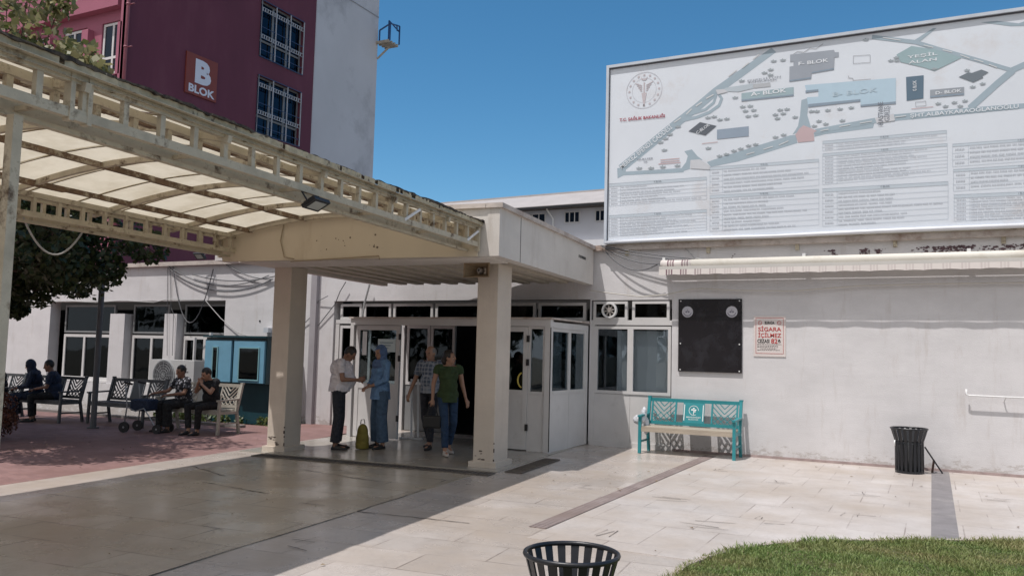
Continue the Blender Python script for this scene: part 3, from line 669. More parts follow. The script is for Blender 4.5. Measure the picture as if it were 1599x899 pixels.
m = MB(); m.tube([(-4.865, 11.018, 2.84), (-4.865, 11.012, 2.84)], .016, 10); part('mouth', m, BLACK, t)

# ---------------------------------------------------------------- text helper
VF = {}
def text_mesh(s, size, bold=0, sx=1.0, align='CENTER'):
    c = bpy.data.curves.new('t', 'FONT'); c.body = s; c.size = size; c.align_x = align; c.align_y = 'CENTER'; c.offset = bold*size; c.resolution_u = 3
    o = bpy.data.objects.new('t', c); COL.objects.link(o); bpy.context.view_layer.update()
    dg = bpy.context.evaluated_depsgraph_get(); me = bpy.data.meshes.new_from_object(o.evaluated_get(dg))
    vs = [(v.co.x*sx, v.co.y) for v in me.vertices]; fs = [tuple(p.vertices) for p in me.polygons]
    bpy.data.objects.remove(o); bpy.data.curves.remove(c); bpy.data.meshes.remove(me); return vs, fs
def put_text(mb, s, M, size, bold=0, sx=1.0, align='CENTER', maxw=None):
    """M maps (x, 0, y) text plane to world"""
    vs, fs = text_mesh(s, size, bold, sx, align)
    if maxw and vs:
        ww = max(v[0] for v in vs)-min(v[0] for v in vs); k = maxw/ww; vs = [(a*k, b) for a, b in vs]
    mb.add([(a, 0, b) for a, b in vs], fs, M)
def TM(x, y, z, rot=0): return Matrix.Translation((x, y, z)) @ Matrix.Rotation(-rot, 4, 'Y')

# ---------------------------------------------------------------- billboard with the site map
YB = 14.46
def b_(px, py): return at(px, py, YB)
BX0, BZ0 = b_(944, 380)[0], 3.715; BX1, BZ1 = 4.3, b_(944, 103.5)[1]
BZ1 = (b_(944, 103.5)[1]+b_(1599, 14)[1])/2
bb = thing('site_map_billboard', 'large white billboard with a faded hospital site map on the roof edge', 'billboard', ((BX0+BX1)/2, YB, BZ0))
m = MB(); m.box(BX0+.05, BX1-.05, YB, YB+.04, BZ0+.02, BZ1-.05); part('panel', m, mat('faded_vinyl', (.64, .68, .74), .5, .05, .8, dirt=(.55, .52, .52), ds=.9, dth=(.55, .8)), bb)
m = MB(); m.ringbox(BX0, BX1, BZ0, BZ1, YB-.05, YB+.10, .05); m.cm = 0; part('frame', m, mat('frame_metal', (.50, .54, .60), .45, .1, metal=0), bb)
m = MB(); m.box(BX0+.052, BX1-.052, YB-.012, YB-.004, BZ1-.075, BZ1-.051); m.box(BX0+.051, BX0+.062, YB-.012, YB-.004, BZ0+.02, BZ1-.08); part('frame_gasket', m, mat('gasket', (.10, .10, .12), .6, .1), bb)
m = MB()
m.tube([(BX0+.02, YB-.02, BZ0+.02), (BX0+1.5, YB-.045, BZ0+.03), (BX0+3, YB-.03, BZ0+.015), (BX0+5, YB-.04, BZ0+.03), (BX1, YB-.03, BZ0+.02)], .035, 8); part('folded_hem', m, mat('vinyl_hem', (.66, .67, .71), .45, .05), bb, True)
m = MB()
for x in [BX0+.4+i*1.5 for i in range(7)]: m.bar((x, YB+.1, BZ1-.3), (x, YB+1.3, 3.6), .05, .05); m.box(x-.03, x+.03, YB+.1, YB+.16, 3.5, BZ1-.06)
loose('back_strut', m, TRUSS, bb)
m = MB(); m.box(BX0+.02, BX1, YB+.045, YB+.11, 3.702, 3.80); part('bottom_rail', m, TRUSS, bb)
LAYER = [0]
def bpoly(mb, pts, lay, conv=None):
    q = [b_(*(conv(*p) if conv else p)) for p in pts]
    q = [(min(max(x, BX0+.06), BX1-.06), min(z, BZ1-.08)) for x, z in q]
    d = YB-.0015-lay*.0015
    # triangulate via bmesh for concave outlines
    bm = bmesh.new(); vs = [bm.verts.new((x, d, z)) for x, z in q]; f = bm.faces.new(vs); f.normal_update(); r = bmesh.ops.triangulate(bm, faces=[f]); bm.verts.index_update()
    mb.add([tuple(v.co) for v in bm.verts], [tuple(v.index for v in f.verts) for f in bm.faces]); bm.free()
cA = lambda x, y: (940+x/4.703, 80+y/4.703)
cB = lambda x, y: (1260+x/4.717, 20+y/4.717)
cC = lambda x, y: (940+x/4.703, 220+y/4.703)
cD = lambda x, y: (1260+x/4.496, 200+y/4.496)
cE = lambda x, y: (1160+x/5.62, 60+y/5.62)
def bmat(n, c): return mat(n, c, .5, .06, 2)
ROAD = bmat('map_road', (.32, .40, .46)); m = MB()
def band(pts, wd, conv, mb, lay=0):
    L = []; R = []
    for i, p in enumerate(pts):
        a = Vector(pts[max(i-1, 0)]); b = Vector(pts[min(i+1, len(pts)-1)]); d = (b-a).normalized(); n = Vector((-d.y, d.x))*wd/2
        L.append((p[0]+n.x, p[1]+n.y)); R.append((p[0]-n.x, p[1]-n.y))
    for i in range(len(L)-1): bpoly(mb, [L[i], L[i+1], R[i+1], R[i]], lay, conv)
bpoly(m, [(112, 860), (175, 850), (175, 885), (600, 858), (600, 890), (160, 912), (115, 935)], .1, cA)
band([(140, 862), (520, 553), (700, 412), (835, 298), (1262, -15)], 58, cA, m, 0)
bpoly(m, [(605, 735), (660, 722), (700, 770), (740, 800), (650, 800), (645, 865), (580, 888), (585, 858), (618, 815), (630, 770)], .2, cA)
band([(1510, 425), (1600, 385), (2000, 215)], 42, cB, m, 1.2); band([(1520, 425), (1400, 525), (1200, 705)], 48, cB, m, 1.4); band([(480, 180), (800, 218), (1000, 278), (1300, 362), (1510, 425)], 30, cB, m, 1.6)
band([(800, 300), (838, 330), (820, 380), (760, 430), (680, 455), (610, 470)], 20, cA, m, 1)
band([(860, 320), (880, 350), (860, 400), (790, 450), (700, 485), (560, 518)], 22, cA, m, 1)
bpoly(m, [(770, 815), (900, 770), (1380, 620), (1425, 615), (1435, 675), (1000, 810), (800, 850)], 0, cA)
bpoly(m, [(1465, 360), (1520, 343), (1508, 470), (1535, 560), (1400, 612), (1440, 550), (1455, 470)], .3, cA)
bpoly(m, [(1560, 600), (1640, 590), (2000, 530), (1990, 565), (1640, 610), (1560, 630)], 0, cA)
bpoly(m, [(60, 858), (300, 812), (500, 775), (512, 812), (300, 850), (50, 896)], 1, cB)
bpoly(m, [(640, 750), (1200, 700), (1700, 660), (2300, 600), (2300, 650), (1600, 705), (1200, 745), (645, 798)], 0, cB)
bpoly(m, [(790, 205), (930, 115), (955, 115), (830, 215)], 1, cB)
bpoly(m, [(1280, 72), (1400, 62), (1560, 80), (1700, 30), (1700, 60), (1600, 98), (1500, 100)], 1, cB)
part('map_road', m, ROAD, bb)
m = MB()
for (a, b, c) in [((1160, 20), (1110, 60), 9), ((1080, 85), (1030, 125), 9), ((990, 140), (930, 185), 9), ((820, 320), (765, 350), 9), ((735, 375), (690, 405), 9), ((660, 425), (620, 465), 8), ((580, 490), (530, 525), 8), ((1060, 760), (1120, 742), 7), ((1185, 722), (1255, 700), 7), ((1300, 690), (1370, 660), 7)]: band([a, b], c, cA, m, 3)
for (a, b) in [((100, 870), (160, 860)), ((240, 840), (320, 826)), ((390, 815), (480, 800)), ((650, 770), (730, 760)), ((560, 185), (690, 205)), ((860, 240), (930, 258)), ((1000, 275), (1070, 293)), ((1130, 312), (1200, 338)), ((1230, 345), (1300, 365)), ((1340, 382), (1400, 405))]: band([a, b], 7, cB, m, 4)
part('lane_marking', m, bmat('map_lane', (.58, .60, .62)), bb)
BL = [('grey', (.30, .33, .38), cE, [(415, 145), (800, 103), (808, 125), (842, 122), (842, 165), (805, 170), (800, 270), (660, 295), (605, 300), (600, 352), (408, 378), (410, 250), (445, 245), (445, 205), (415, 210)]),
      ('green', (.31, .41, .45), cA, [(1025, 310), (1408, 265), (1408, 325), (1025, 367)]),
      ('light_blue', (.42, .55, .65), cB, [(-15, 535), (655, 482), (655, 668), (395, 690), (395, 648), (10, 695), (0, 625), (85, 620), (85, 575), (0, 590)]),
      ('slate', (.10, .16, .22), cB, [(730, 475), (860, 462), (858, 632), (735, 650)]),
      ('dim_grey', (.29, .32, .36), cB, [(907, 570), (1158, 548), (1158, 605), (907, 627)]),
      ('charcoal', (.10, .115, .14), cA, [(635, 590), (720, 522), (842, 550), (760, 620)]),
      ('blue_grey', (.26, .32, .40), cA, [(845, 578), (1078, 552), (1078, 625), (845, 648)]),
      ('dark_slate', (.15, .18, .21), cB, [(1118, 475), (1190, 440), (1215, 445), (1285, 420), (1338, 440), (1290, 470), (1300, 480), (1225, 515)]),
      ('green_area', (.29, .40, .43), cB, [(660, 310), (770, 247), (960, 275), (1140, 333), (940, 430), (860, 405), (690, 365)]),
      ('pale_grey', (.42, .44, .47), cE, [(92, 405), (240, 388), (245, 425), (92, 440)]),
      ('pale_blue', (.44, .50, .55), cA, [(910, 270), (1110, 240), (1110, 275), (1000, 300), (880, 295)])]
for nme, c, cv, pts in BL: m = MB(); bpoly(m, pts, 2.5, cv); part('map_building' if nme != 'green_area' else 'map_green_area', m, bmat('map_'+nme, c), bb)
m = MB()
for cv, pts in ((cE, [(408, 368), (600, 342), (600, 356), (408, 382)]), (cE, [(605, 298), (800, 262), (800, 276), (605, 310)]), (cA, [(1025, 357), (1408, 318), (1408, 330), (1025, 370)]), (cB, [(10, 675), (395, 638), (395, 654), (10, 698)]), (cB, [(395, 680), (655, 655), (655, 672), (395, 694)]), (cB, [(907, 615), (1158, 594), (1158, 606), (907, 628)]), (cB, [(-10, 575), (85, 565), (85, 580), (-10, 592)])): bpoly(m, pts, 3.5, cv)
part('map_building_edge', m, bmat('map_edge', (.23, .29, .36)), bb)
m = MB(); bpoly(m, [(1480, 545), (1580, 585), (1555, 600), (1560, 660), (1440, 672), (1420, 615), (1450, 570)], 2, cA); bpoly(m, [(545, 560), (700, 545), (720, 620), (560, 640)], .3, cA) if False else None
part('map_pink_area', m, bmat('map_pink', (.50, .38, .40)), bb)
# small tree symbols
m = MB(); TR = [(cA, q) for q in ((1262, 72), (1330, 65), (1240, 135), (1195, 158), (1238, 173), (1028, 217), (980, 340), (1035, 407), (1090, 402), (1055, 438), (1115, 432), (1075, 477), (1130, 470), (1310, 430), (1360, 425), (1275, 465), (1333, 457), (1290, 493), (1420, 483), (780, 487), (825, 480), (867, 502), (918, 496), (560, 553), (500, 610), (468, 640), (432, 668), (460, 725), (783, 711), (1275, 630), (1335, 613), (865, 768), (915, 755), (970, 730), (1020, 715), (1078, 693), (1130, 683), (275, 858), (362, 857), (448, 848), (556, 840))]
TR += [(cB, q) for q in ((435, 198), (35, 725), (75, 725), (155, 717), (245, 708), (328, 698), (90, 797), (140, 818), (55, 833), (262, 793), (968, 668), (1022, 688), (1087, 660), (1130, 686), (1165, 648), (1180, 423), (1295, 522), (1222, 545), (940, 412), (660, 330), (620, 352), (665, 352))]
for cv, (x, y) in TR:
    bpoly(m, [(x-26, y+2), (x-10, y-3), (x-4, y-10), (x+3, y-3), (x+24, y-4), (x+14, y+8), (x-10, y+12)], 4.2, cv)
part('map_tree_symbols', m, bmat('map_tree', (.31, .35, .38)), bb)
m = MB(); band([(445, 140), (480, 118), (535, 125), (590, 88), (640, 95), (705, 50)], 5, cE, m, 3)
for a, b in (((925, 330), (930, 350)), ((930, 350), (965, 352)), ((965, 352), (968, 372)), ((968, 372), (1124, 360))): band([a, b], 5, cE, m, 3)
for r in ([(800, 660), (875, 652), (877, 685), (802, 692), (800, 660)], [(342, 320), (466, 312), (466, 368), (342, 376), (342, 320)]):
    for i in range(4): band([r[i], r[i+1]], 3, cB, m, 3)
part('map_outline', m, bmat('map_outline', (.33, .34, .37)), bb)
m = MB(); bpoly(m, [(505, 775), (640, 745), (650, 795), (515, 815)], 4.4, cB); bpoly(m, [(650, 800), (720, 795), (795, 845), (790, 870), (650, 862)], 4.4, cA); bpoly(m, [(835, 285), (900, 280), (925, 300), (850, 320)], 4.4, cA); part('map_entrance', m, bmat('map_entr', (.54, .555, .59)), bb)
def btext(mb, s, conv, x, y, hpx, conv2=None, x2=None, y2=None, bold=0, wpx=None, lay=5.5, sxx=1.25):
    """text centred at crop point, cap height ~hpx crop px, direction towards (x2,y2)"""
    c = Vector(b_(*conv(x, y))); e = Vector(b_(*conv(x2, y2))) if x2 is not None else c+Vector((1, 0)); an = atan2((e-c).y, (e-c).x)
    up = Vector(b_(*conv(x, y-hpx))); size = (up-c).length/.7
    mw = None
    if wpx: mw = (Vector(b_(*conv(x+wpx/2, y)))-Vector(b_(*conv(x-wpx/2, y)))).length
    put_text(mb, s, TM(c.x, YB-.0015-lay*.0015, c.y, an), size, bold, sxx, maxw=mw)
m = MB()
btext(m, 'F- BLOK', cE, 615, 212, 30, wpx=260, bold=.02); btext(m, 'A- BLOK', cA, 1222, 305, 28, wpx=260, bold=.02)
btext(m, 'YEŞİL', cB, 850, 317, 21, wpx=220, bold=.01); btext(m, 'ALAN', cB, 855, 357, 21, wpx=205, bold=.01)
btext(m, 'D- BLOK', cB, 1040, 585, 22, wpx=190, bold=.02)
btext(m, 'ŞHT.ALBAYKARAOĞLANOĞLU', cB, 1150, 727, 27, x2=1450, y2=700, bold=.01, sxx=1.28)
def wlen(conv, a, b): return (Vector(b_(*conv(*a)))-Vector(b_(*conv(*b)))).length
c0 = Vector(b_(*cA(140, 855))); c1 = Vector(b_(*cA(510, 555))); put_text(m, 'MERKEZ EFENDİ CADDESİ', TM((c0.x+c1.x)/2, YB-.01, (c0.y+c1.y)/2, atan2((c1-c0).y, (c1-c0).x)), .125, .005, 1, maxw=(c1-c0).length)
c = Vector(b_(*cB(795, 540))); put_text(m, 'G BLOK', TM(c.x, YB-.01, c.y, pi/2), .075, .01, 1, maxw=.17)
c = Vector(b_(*cA(742, 572))); put_text(m, 'C-BLOK', TM(c.x, YB-.01, c.y, .55), .075, .01, 1)
part('map_white_lettering', m, bmat('map_letter', (.70, .73, .77)), bb)
m = MB(); btext(m, 'B- BLOK', cB, 350, 588, 32, wpx=330, bold=.02); part('faded_lettering', m, bmat('map_letter_f', (.43, .54, .62)), bb)
m = MB(); btext(m, 'T.C. SAĞLIK BAKANLIĞI', cA, 295, 493, 21, x2=400, y2=483, wpx=330, bold=.03); part('ministry_lettering', m, bmat('map_red', (.36, .09, .12)), bb)
m = MB(); btext(m, 'ENJEKSİYON', cA, 1190, 205, 13, x2=1290, y2=192, wpx=240); btext(m, 'PANSUMAN', cA, 1180, 222, 13, x2=1280, y2=210, wpx=200)
btext(m, 'NÜKLEER', cA, 318, 793, 13, wpx=115, bold=.01); btext(m, 'TIP', cA, 320, 814, 12, bold=.01)
for s, x in (('HASTANE', 545), ('GİRİŞ', 592)):
    c = Vector(b_(*cB(x, 745))); put_text(m, s, TM(c.x, YB-.011, c.y, pi/2), .105, .008, .85)
part('map_dark_lettering', m, bmat('map_dk', (.20, .22, .26)), bb)
# emblem: double ring of dots with a winged staff
m = MB(); ec = Vector(b_(*cA(310, 288))); er = (Vector(b_(*cA(310, 155)))-ec).length
def bring(mb, r0, r1, lay):
    for k in range(40):
        a, b = 2*pi*k/40, 2*pi*(k+1)/40; d = YB-.0015*lay; q = lambda r, t: (ec.x+r*cos(t), d, ec.y+r*sin(t)); mb.quad(q(r0, a), q(r1, a), q(r1, b), q(r0, b))
bring(m, er*.975, er, 3); bring(m, er*.66, er*.675, 3); part('emblem_ring', m, bmat('emblem_grey', (.50, .50, .54)), bb)
m = MB(); d = YB-.005
for k in range(16):
    a = 2*pi*k/16+pi/2; c = (ec.x+er*.83*cos(a), ec.y+er*.83*sin(a)); m.add([(c[0]+.030*(1 if i % 2 else .45)*cos(i*pi/5), d, c[1]+.030*(1 if i % 2 else .45)*sin(i*pi/5)) for i in range(10)], [tuple(range(10))])
for s in (-1, 1):
    for k in range(4): m.quad((ec.x+s*.04, d, ec.y+.10-.035*k), (ec.x+s*(.40-.07*k)*er*1.25, d, ec.y+.155-.045*k), (ec.x+s*(.40-.07*k)*er*1.22, d, ec.y+.135-.045*k), (ec.x+s*.04, d, ec.y+.080-.035*k))
m.quad((ec.x-.05, d, ec.y-.05), (ec.x+.05, d, ec.y-.05), (ec.x+.006, d, ec.y-.30), (ec.x-.006, d, ec.y-.30)); m.quad((ec.x-.012, d-.001, ec.y+.15), (ec.x+.012, d-.001, ec.y+.15), (ec.x+.012, d-.001, ec.y-.2), (ec.x-.012, d-.001, ec.y-.2))
m.add([(ec.x+.06*cos(a), d, ec.y+.24+.06*sin(a)) for a in [pi+i*pi/8 for i in range(9)]]+[(ec.x+.06*cos(a), d, ec.y+.265+.05*sin(a)) for a in [2*pi-i*pi/8 for i in range(9)]], [tuple(range(18))])
part('emblem', m, bmat('emblem_rose', (.50, .45, .475)), bb)
m = MB(); 
for (x0, x1, y) in ((430, 570, 792), (430, 570, 808), (415, 578, 822)): band([(x0, y+8), (x1, y-4)], 5, cA, m, 3)
band([(735, 680), (850, 668)], 4, cA, m, 3); band([(770, 710), (930, 693)], 4, cB, m, 3)
part('faded_red_lettering', m, bmat('faded_red', (.50, .33, .34)), bb)
# directory tables: ruled boxes with rows of fine print
LN = MB(); HD = MB(); TX = MB(); HT = MB()
def table(conv, x0, y0, x1, y1, slope, hdr, rows, title, dark=False, colw=.115):
    """x0..x1 at crop coordinates, y grows down; slope = dy/dx of the rows in the crop"""
    pt = lambda u, v: (x0+(x1-x0)*u, y0+(y1-y0)*v+slope*(x1-x0)*u)
    Q = lambda u0, v0, u1, v1: [pt(u0, v0), pt(u1, v0), pt(u1, v1), pt(u0, v1)]
    h = hdr/(y1-y0); (bpoly(HD, Q(0, 0, 1, h), 1, conv))
    t = 2.2/(y1-y0); s = 2.2/(x1-x0)
    for v in [0, 1]+[h+(1-h)*i/rows for i in range(0, rows)]: bpoly(LN, Q(0, v, 1, v+t), 2, conv)
    for u in (0, colw, 1): bpoly(LN, Q(u, 0 if u != colw else h, u+s, 1), 2, conv)
    nl = rows*1.45; k = 0; v = h+.35*(1-h)/nl
    while v < 1-.3*(1-h)/nl:
        e = random.uniform(.35, .95); u = colw+.012; hh = (1-h)/nl*.42
        while u < e:
            L = random.uniform(.02, .075); a = u
            while a < min(u+L, .985): bpoly(TX, Q(a, v, a+.0065, v+hh*random.uniform(.75, 1)), 3, conv); a += .0105
            u += L+.012
        v += (1-h)/nl
    for i in range(rows):
        v = h+(1-h)*(i+.35)/rows; a = .02
        while a < .085: bpoly(TX, Q(a, v, a+.007, v+hh), 3, conv); a += .0115
    c = pt(.5, h*.45); e = pt(.9, h*.45); btext(HT, title, conv, c[0], c[1], hdr*.42, x2=e[0], y2=e[1], bold=.01)
sl = -.072
table(cC, 52, 315, 768, 478, sl, 22, 5, 'A BLOK'); table(cC, 52, 548, 768, 700, sl+.008, 20, 6, 'C BLOK')
table(cC, 792, 193, 1592, 385, -.075, 20, 4, 'B BLOK'); table(cC, 792, 400, 1592, 662, -.058, 22, 6, 'D BLOK')
table(cD, 110, 92, 980, 160, -.088, 20, 2, 'D BLOK'); table(cD, 110, 180, 985, 395, -.083, 18, 8, 'E BLOK'); table(cD, 110, 425, 990, 688, -.058, 24, 6, 'F BLOK')
table(cD, 1022, 112, 1990, 270, -.075, 18, 3, 'G BLOK'); table(cD, 1028, 290, 1995, 442, -.065, 18, 3, 'H BLOK'); table(cD, 1032, 468, 2000, 652, -.045, 24, 6, 'I BLOK')
part('table_rules', LN, bmat('table_line', (.46, .51, .57)), bb); part('table_header', HD, bmat('table_head', (.49, .55, .61)), bb)
part('table_fine_print', TX, bmat('table_text', (.47, .50, .55)), bb); part('table_titles', HT, bmat('table_title', (.16, .18, .22)), bb)
m = MB()
for x, y, s in ((.9, -.10, .22), (3.0, -.12, .3), (4.4, -.1, .25)):
    pass

# ---------------------------------------------------------------- awning
AX0 = -4.30; AX1 = 4.6; AY = 14.30
aw = thing('retracted_awning', 'rolled up cream awning with red striped scalloped valance along the wall', 'awning', ((AX0+AX1)/2, 14.45, 3.2))
def awn_mat():
    m, nt, b = newmat('awning_stripes'); co = N(nt, 'ShaderNodeTexCoord').outputs['Object']; sx = N(nt, 'ShaderNodeSeparateXYZ'); nt.links.new(co, sx.inputs[0])
    def md(a, v, op): 
        n = N(nt, 'ShaderNodeMath', operation=op); nt.links.new(a, n.inputs[0]); n.inputs[1].default_value = v; return n.outputs[0]
    f = md(md(sx.outputs[0], 4.30+.15+10.0*.255+.13, 'ADD'), .255, 'DIVIDE'); f = md(f, 1, 'FRACT')
    r = ramp(nt, f, [(.0, 1), (.10, 0), (.17, .7), (.29, 0), (.36, 1), (.46, 0)]); r.node.color_ramp.interpolation = 'CONSTANT'
    lf = N(nt, 'ShaderNodeMapRange'); lf.inputs[1].default_value = -4.0-.15; lf.inputs[2].default_value = -3.2-.15; lf.inputs[3].default_value = 1; lf.inputs[4].default_value = .22; nt.links.new(sx.outputs[0], lf.inputs[0])
    mu = N(nt, 'ShaderNodeMath', operation='MULTIPLY'); nt.links.new(r, mu.inputs[0]); nt.links.new(lf.outputs[0], mu.inputs[1])
    c = mixc(nt, mu.outputs[0], (.66, .61, .58), (.20, .12, .14)); nt.links.new(c, b.inputs['Base Color']); b.inputs['Roughness'].default_value = .8; return m
AWM = awn_mat(); AWC = mat('awning_cream', (.66, .63, .57), .7, .06, 2, dirt=(.5, .45, .38), ds=1.4)
m = MB(); m.tube([(AX0+.55, AY+.11, 3.30), (AX1, AY+.11, 3.295)], .075, 14); part('fabric_roll', m, AWC, aw, True)
m = MB(); m.tube([(AX0, AY+.11, 3.30), (AX0+.549, AY+.11, 3.295)], .073, 14); part('striped_roll_end', m, AWM, aw, True)
m = MB(); m.box(AX0+.0, AX1, AY-.03, AY+.11, 3.19, 3.245); part('front_bar', m, mat('bar_cream', (.55, .53, .50), .4, .05), aw)
m = MB(); n = 500; prev = None
for i in range(n+1):
    x = AX0+(AX1-AX0)*i/n; k = ((x-AX0)/.255) % 1; zb = 3.088+.010*abs(cos(pi*k))**.7+.004*sin(x*9); yy = AY-.035+.003*sin(x*9)
    if prev: m.quad((prev[0], prev[1], 3.19), (x, yy, 3.19), (x, yy-.004, zb), (prev[0], prev[1]-.004, prev[2]))
    prev = (x, yy, zb)
v_ = part('valance', m, AWM, aw); 
m = MB()
for x in (AX0+.02, -1.9, .5, 2.9): m.box(x, x+.05, AY+.10, YW+.01, 3.20, 3.42)
loose('bracket', m, WHITE, aw)
m = MB(); m.box(AX0+.08, AX1, AY+.21, AY+.25, 3.26, 3.34); part('torsion_bar', m, AWC, aw)

# ---------------------------------------------------------------- black notice board and badges
nb = thing('black_notice_board', 'glossy black plastic board with two round white badges on the wall', 'notice board', (-3.46, YW, 2.04))
x0, x1 = at(1060, 525, YW)[0], at(1159, 525, YW)[0]
m = MB(); m.box(x0, x1, YW-.035, YW-.002, 1.41, 2.685); part('panel', m, mat('black_acrylic', (.012, .010, .013), .2, .3, 2, dirt=(.028, .028, .034), ds=2.2, dth=(.5, .7), bmp=.12, bs=2.5), nb)
for sx in (.19, .835):
    c = (x0+(x1-x0)*(.147 if sx < .5 else .845), 2.46); m = MB(); disc(m, c, .098, YW-.040, YW-.034, 26); o = part('badge', m, mat('badge_white', (.45, .44, .48), .5, .08, 8), nb)
    m = MB()
    for k in range(26):
        a, b = pi+.25+(pi-.5)*k/26, pi+.25+(pi-.5)*(k+1)/26; q = lambda r, t: (c[0]+r*cos(t), YW-.0415, c[1]+r*sin(t)-.0); m.quad(q(.062, a), q(.078, a), q(.078, b), q(.062, b))
    for dx in (-.022, .022): disc(m, (c[0]+dx, c[1]+.0), .016, YW-.0425, YW-.0405, 12)
    m.box(c[0]-.004, c[0]+.004, YW-.043, YW-.0405, c[1], c[1]+.045); part('emblem', m, mat('badge_grey', (.14, .13, .17), .5, .1), o)
m = MB()
for x in (x0+.04, x1-.04):
    for z in (1.44, 1.9, 2.65): disc(m, (x, z), .012, YW-.042, YW-.034, 10)
loose('screw', m, WHITE, nb)

# ---------------------------------------------------------------- no smoking sign
x0, z0 = at(1177, 556, YW); x1, z1 = at(1227, 493, YW); W_ = x1-x0; Hh = z1-z0; xc = (x0+x1)/2
ns = thing('no_smoking_sign', 'faded white and red no smoking notice on the wall beside the black board', 'sign', (xc, YW, z0))
m = MB(); m.box(x0, x1, YW-.012, YW-.001, z0, z1); part('panel', m, mat('sign_white', (.66, .60, .58), .45, .06), ns)
YS = YW-.0145
m = MB(); m.ringbox(x0+.035, x1-.035, z0+.05, z1-.035, YS, YS+.002, .006)
for t_, z, s in (('SİGARA', z1-Hh*.335, .095), ('İÇİLMEZ', z1-Hh*.485, .095)): put_text(m, t_, TM(xc, YS-.001, z), s, .015, 1, maxw=W_*.72)
put_text(m, '82', TM(xc+W_*.15, YS-.001, z1-Hh*.625), .11, .02, 1)
for sx in (-1, 1):
    cxx = xc+sx*W_*.30; zz = z1-Hh*.175
    for k in range(16):
        a, b = 2*pi*k/16, 2*pi*(k+1)/16; q = lambda r, t: (cxx+r*cos(t), YS, zz+r*sin(t)); m.quad(q(.026, a), q(.034, a), q(.034, b), q(.026, b))
    m.bar((cxx-.02, YS, zz+.02), (cxx+.02, YS, zz-.02), .002, .006, (0, 1, 0)) 
part('red_lettering', m, mat('sign_red', (.45, .05, .045), .5, .05), ns)
m = MB(); put_text(m, 'BURADA', TM(xc, YS-.001, z1-Hh*.175), .065, .03, 1, maxw=W_*.30); put_text(m, 'CEZASI', TM(xc-W_*.19, YS-.001, z1-Hh*.625), .085, .03, 1, maxw=W_*.38); put_text(m, '₺', TM(xc+W_*.31, YS-.001, z1-Hh*.625), .085, .02, 1)
for k in range(5):
    u = x0+.06+(.05 if k == 3 else 0); e = x1-.06-random.uniform(0, .12); z = z1-Hh*(.705+.035*k)
    while u < e: L = random.uniform(.015, .04); m.box(u, min(u+L, e), YS, YS+.0015, z, z+.007); u += L+.008
part('black_lettering', m, mat('sign_black', (.03, .03, .03), .5, .05), ns)

# ---------------------------------------------------------------- benches
def clipseg(a, b, x0, x1, z0, z1):
    t0, t1 = 0, 1; d = (b[0]-a[0], b[1]-a[1])
    for p, q in ((-d[0], a[0]-x0), (d[0], x1-a[0]), (-d[1], a[1]-z0), (d[1], z1-a[1])):
        if abs(p) < 1e-9:
            if q < 0: return None
        else:
            r = q/p
            if p < 0: t0 = max(t0, r)
            else: t1 = min(t1, r)
    if t0 >= t1: return None
    return (a[0]+d[0]*t0, a[1]+d[1]*t0), (a[0]+d[0]*t1, a[1]+d[1]*t1)
def lattice(mb, x0, x1, z0, z1, y, tilt):
    """chevron fretwork between the panel's rails"""
    xm = (x0+x1)/2; sp = .085; T = lambda x, z: (x, y+(z-z0)*tilt, z)
    for (a, b, s) in ((x0, xm, -1), (xm, x1, 1)):
        for k in range(-6, 12):
            z = z0+k*sp; p = (a, z+(.0 if s > 0 else (xm-x0))); q = (b, z+((xm-x0) if s > 0 else .0))
            c = clipseg(p, q, a, b, z0+(z1-z0)*.42, z1)
            if c: mb.bar(T(*c[0]), T(*c[1]), .012, .026, (0, 1, 0))
    zc = z0+(z1-z0)*.42
    for k in range(-6, 12):
        for s in (1, -1):
            z = z0+k*sp*1.25; c = clipseg((x0, z if s > 0 else z+(x1-x0)), (x1, z+(x1-x0) if s > 0 else z), x0, x1, z0, zc+.015)
            if c: mb.bar(T(*c[0]), T(*c[1]), .010, .022, (0, 1, 0))
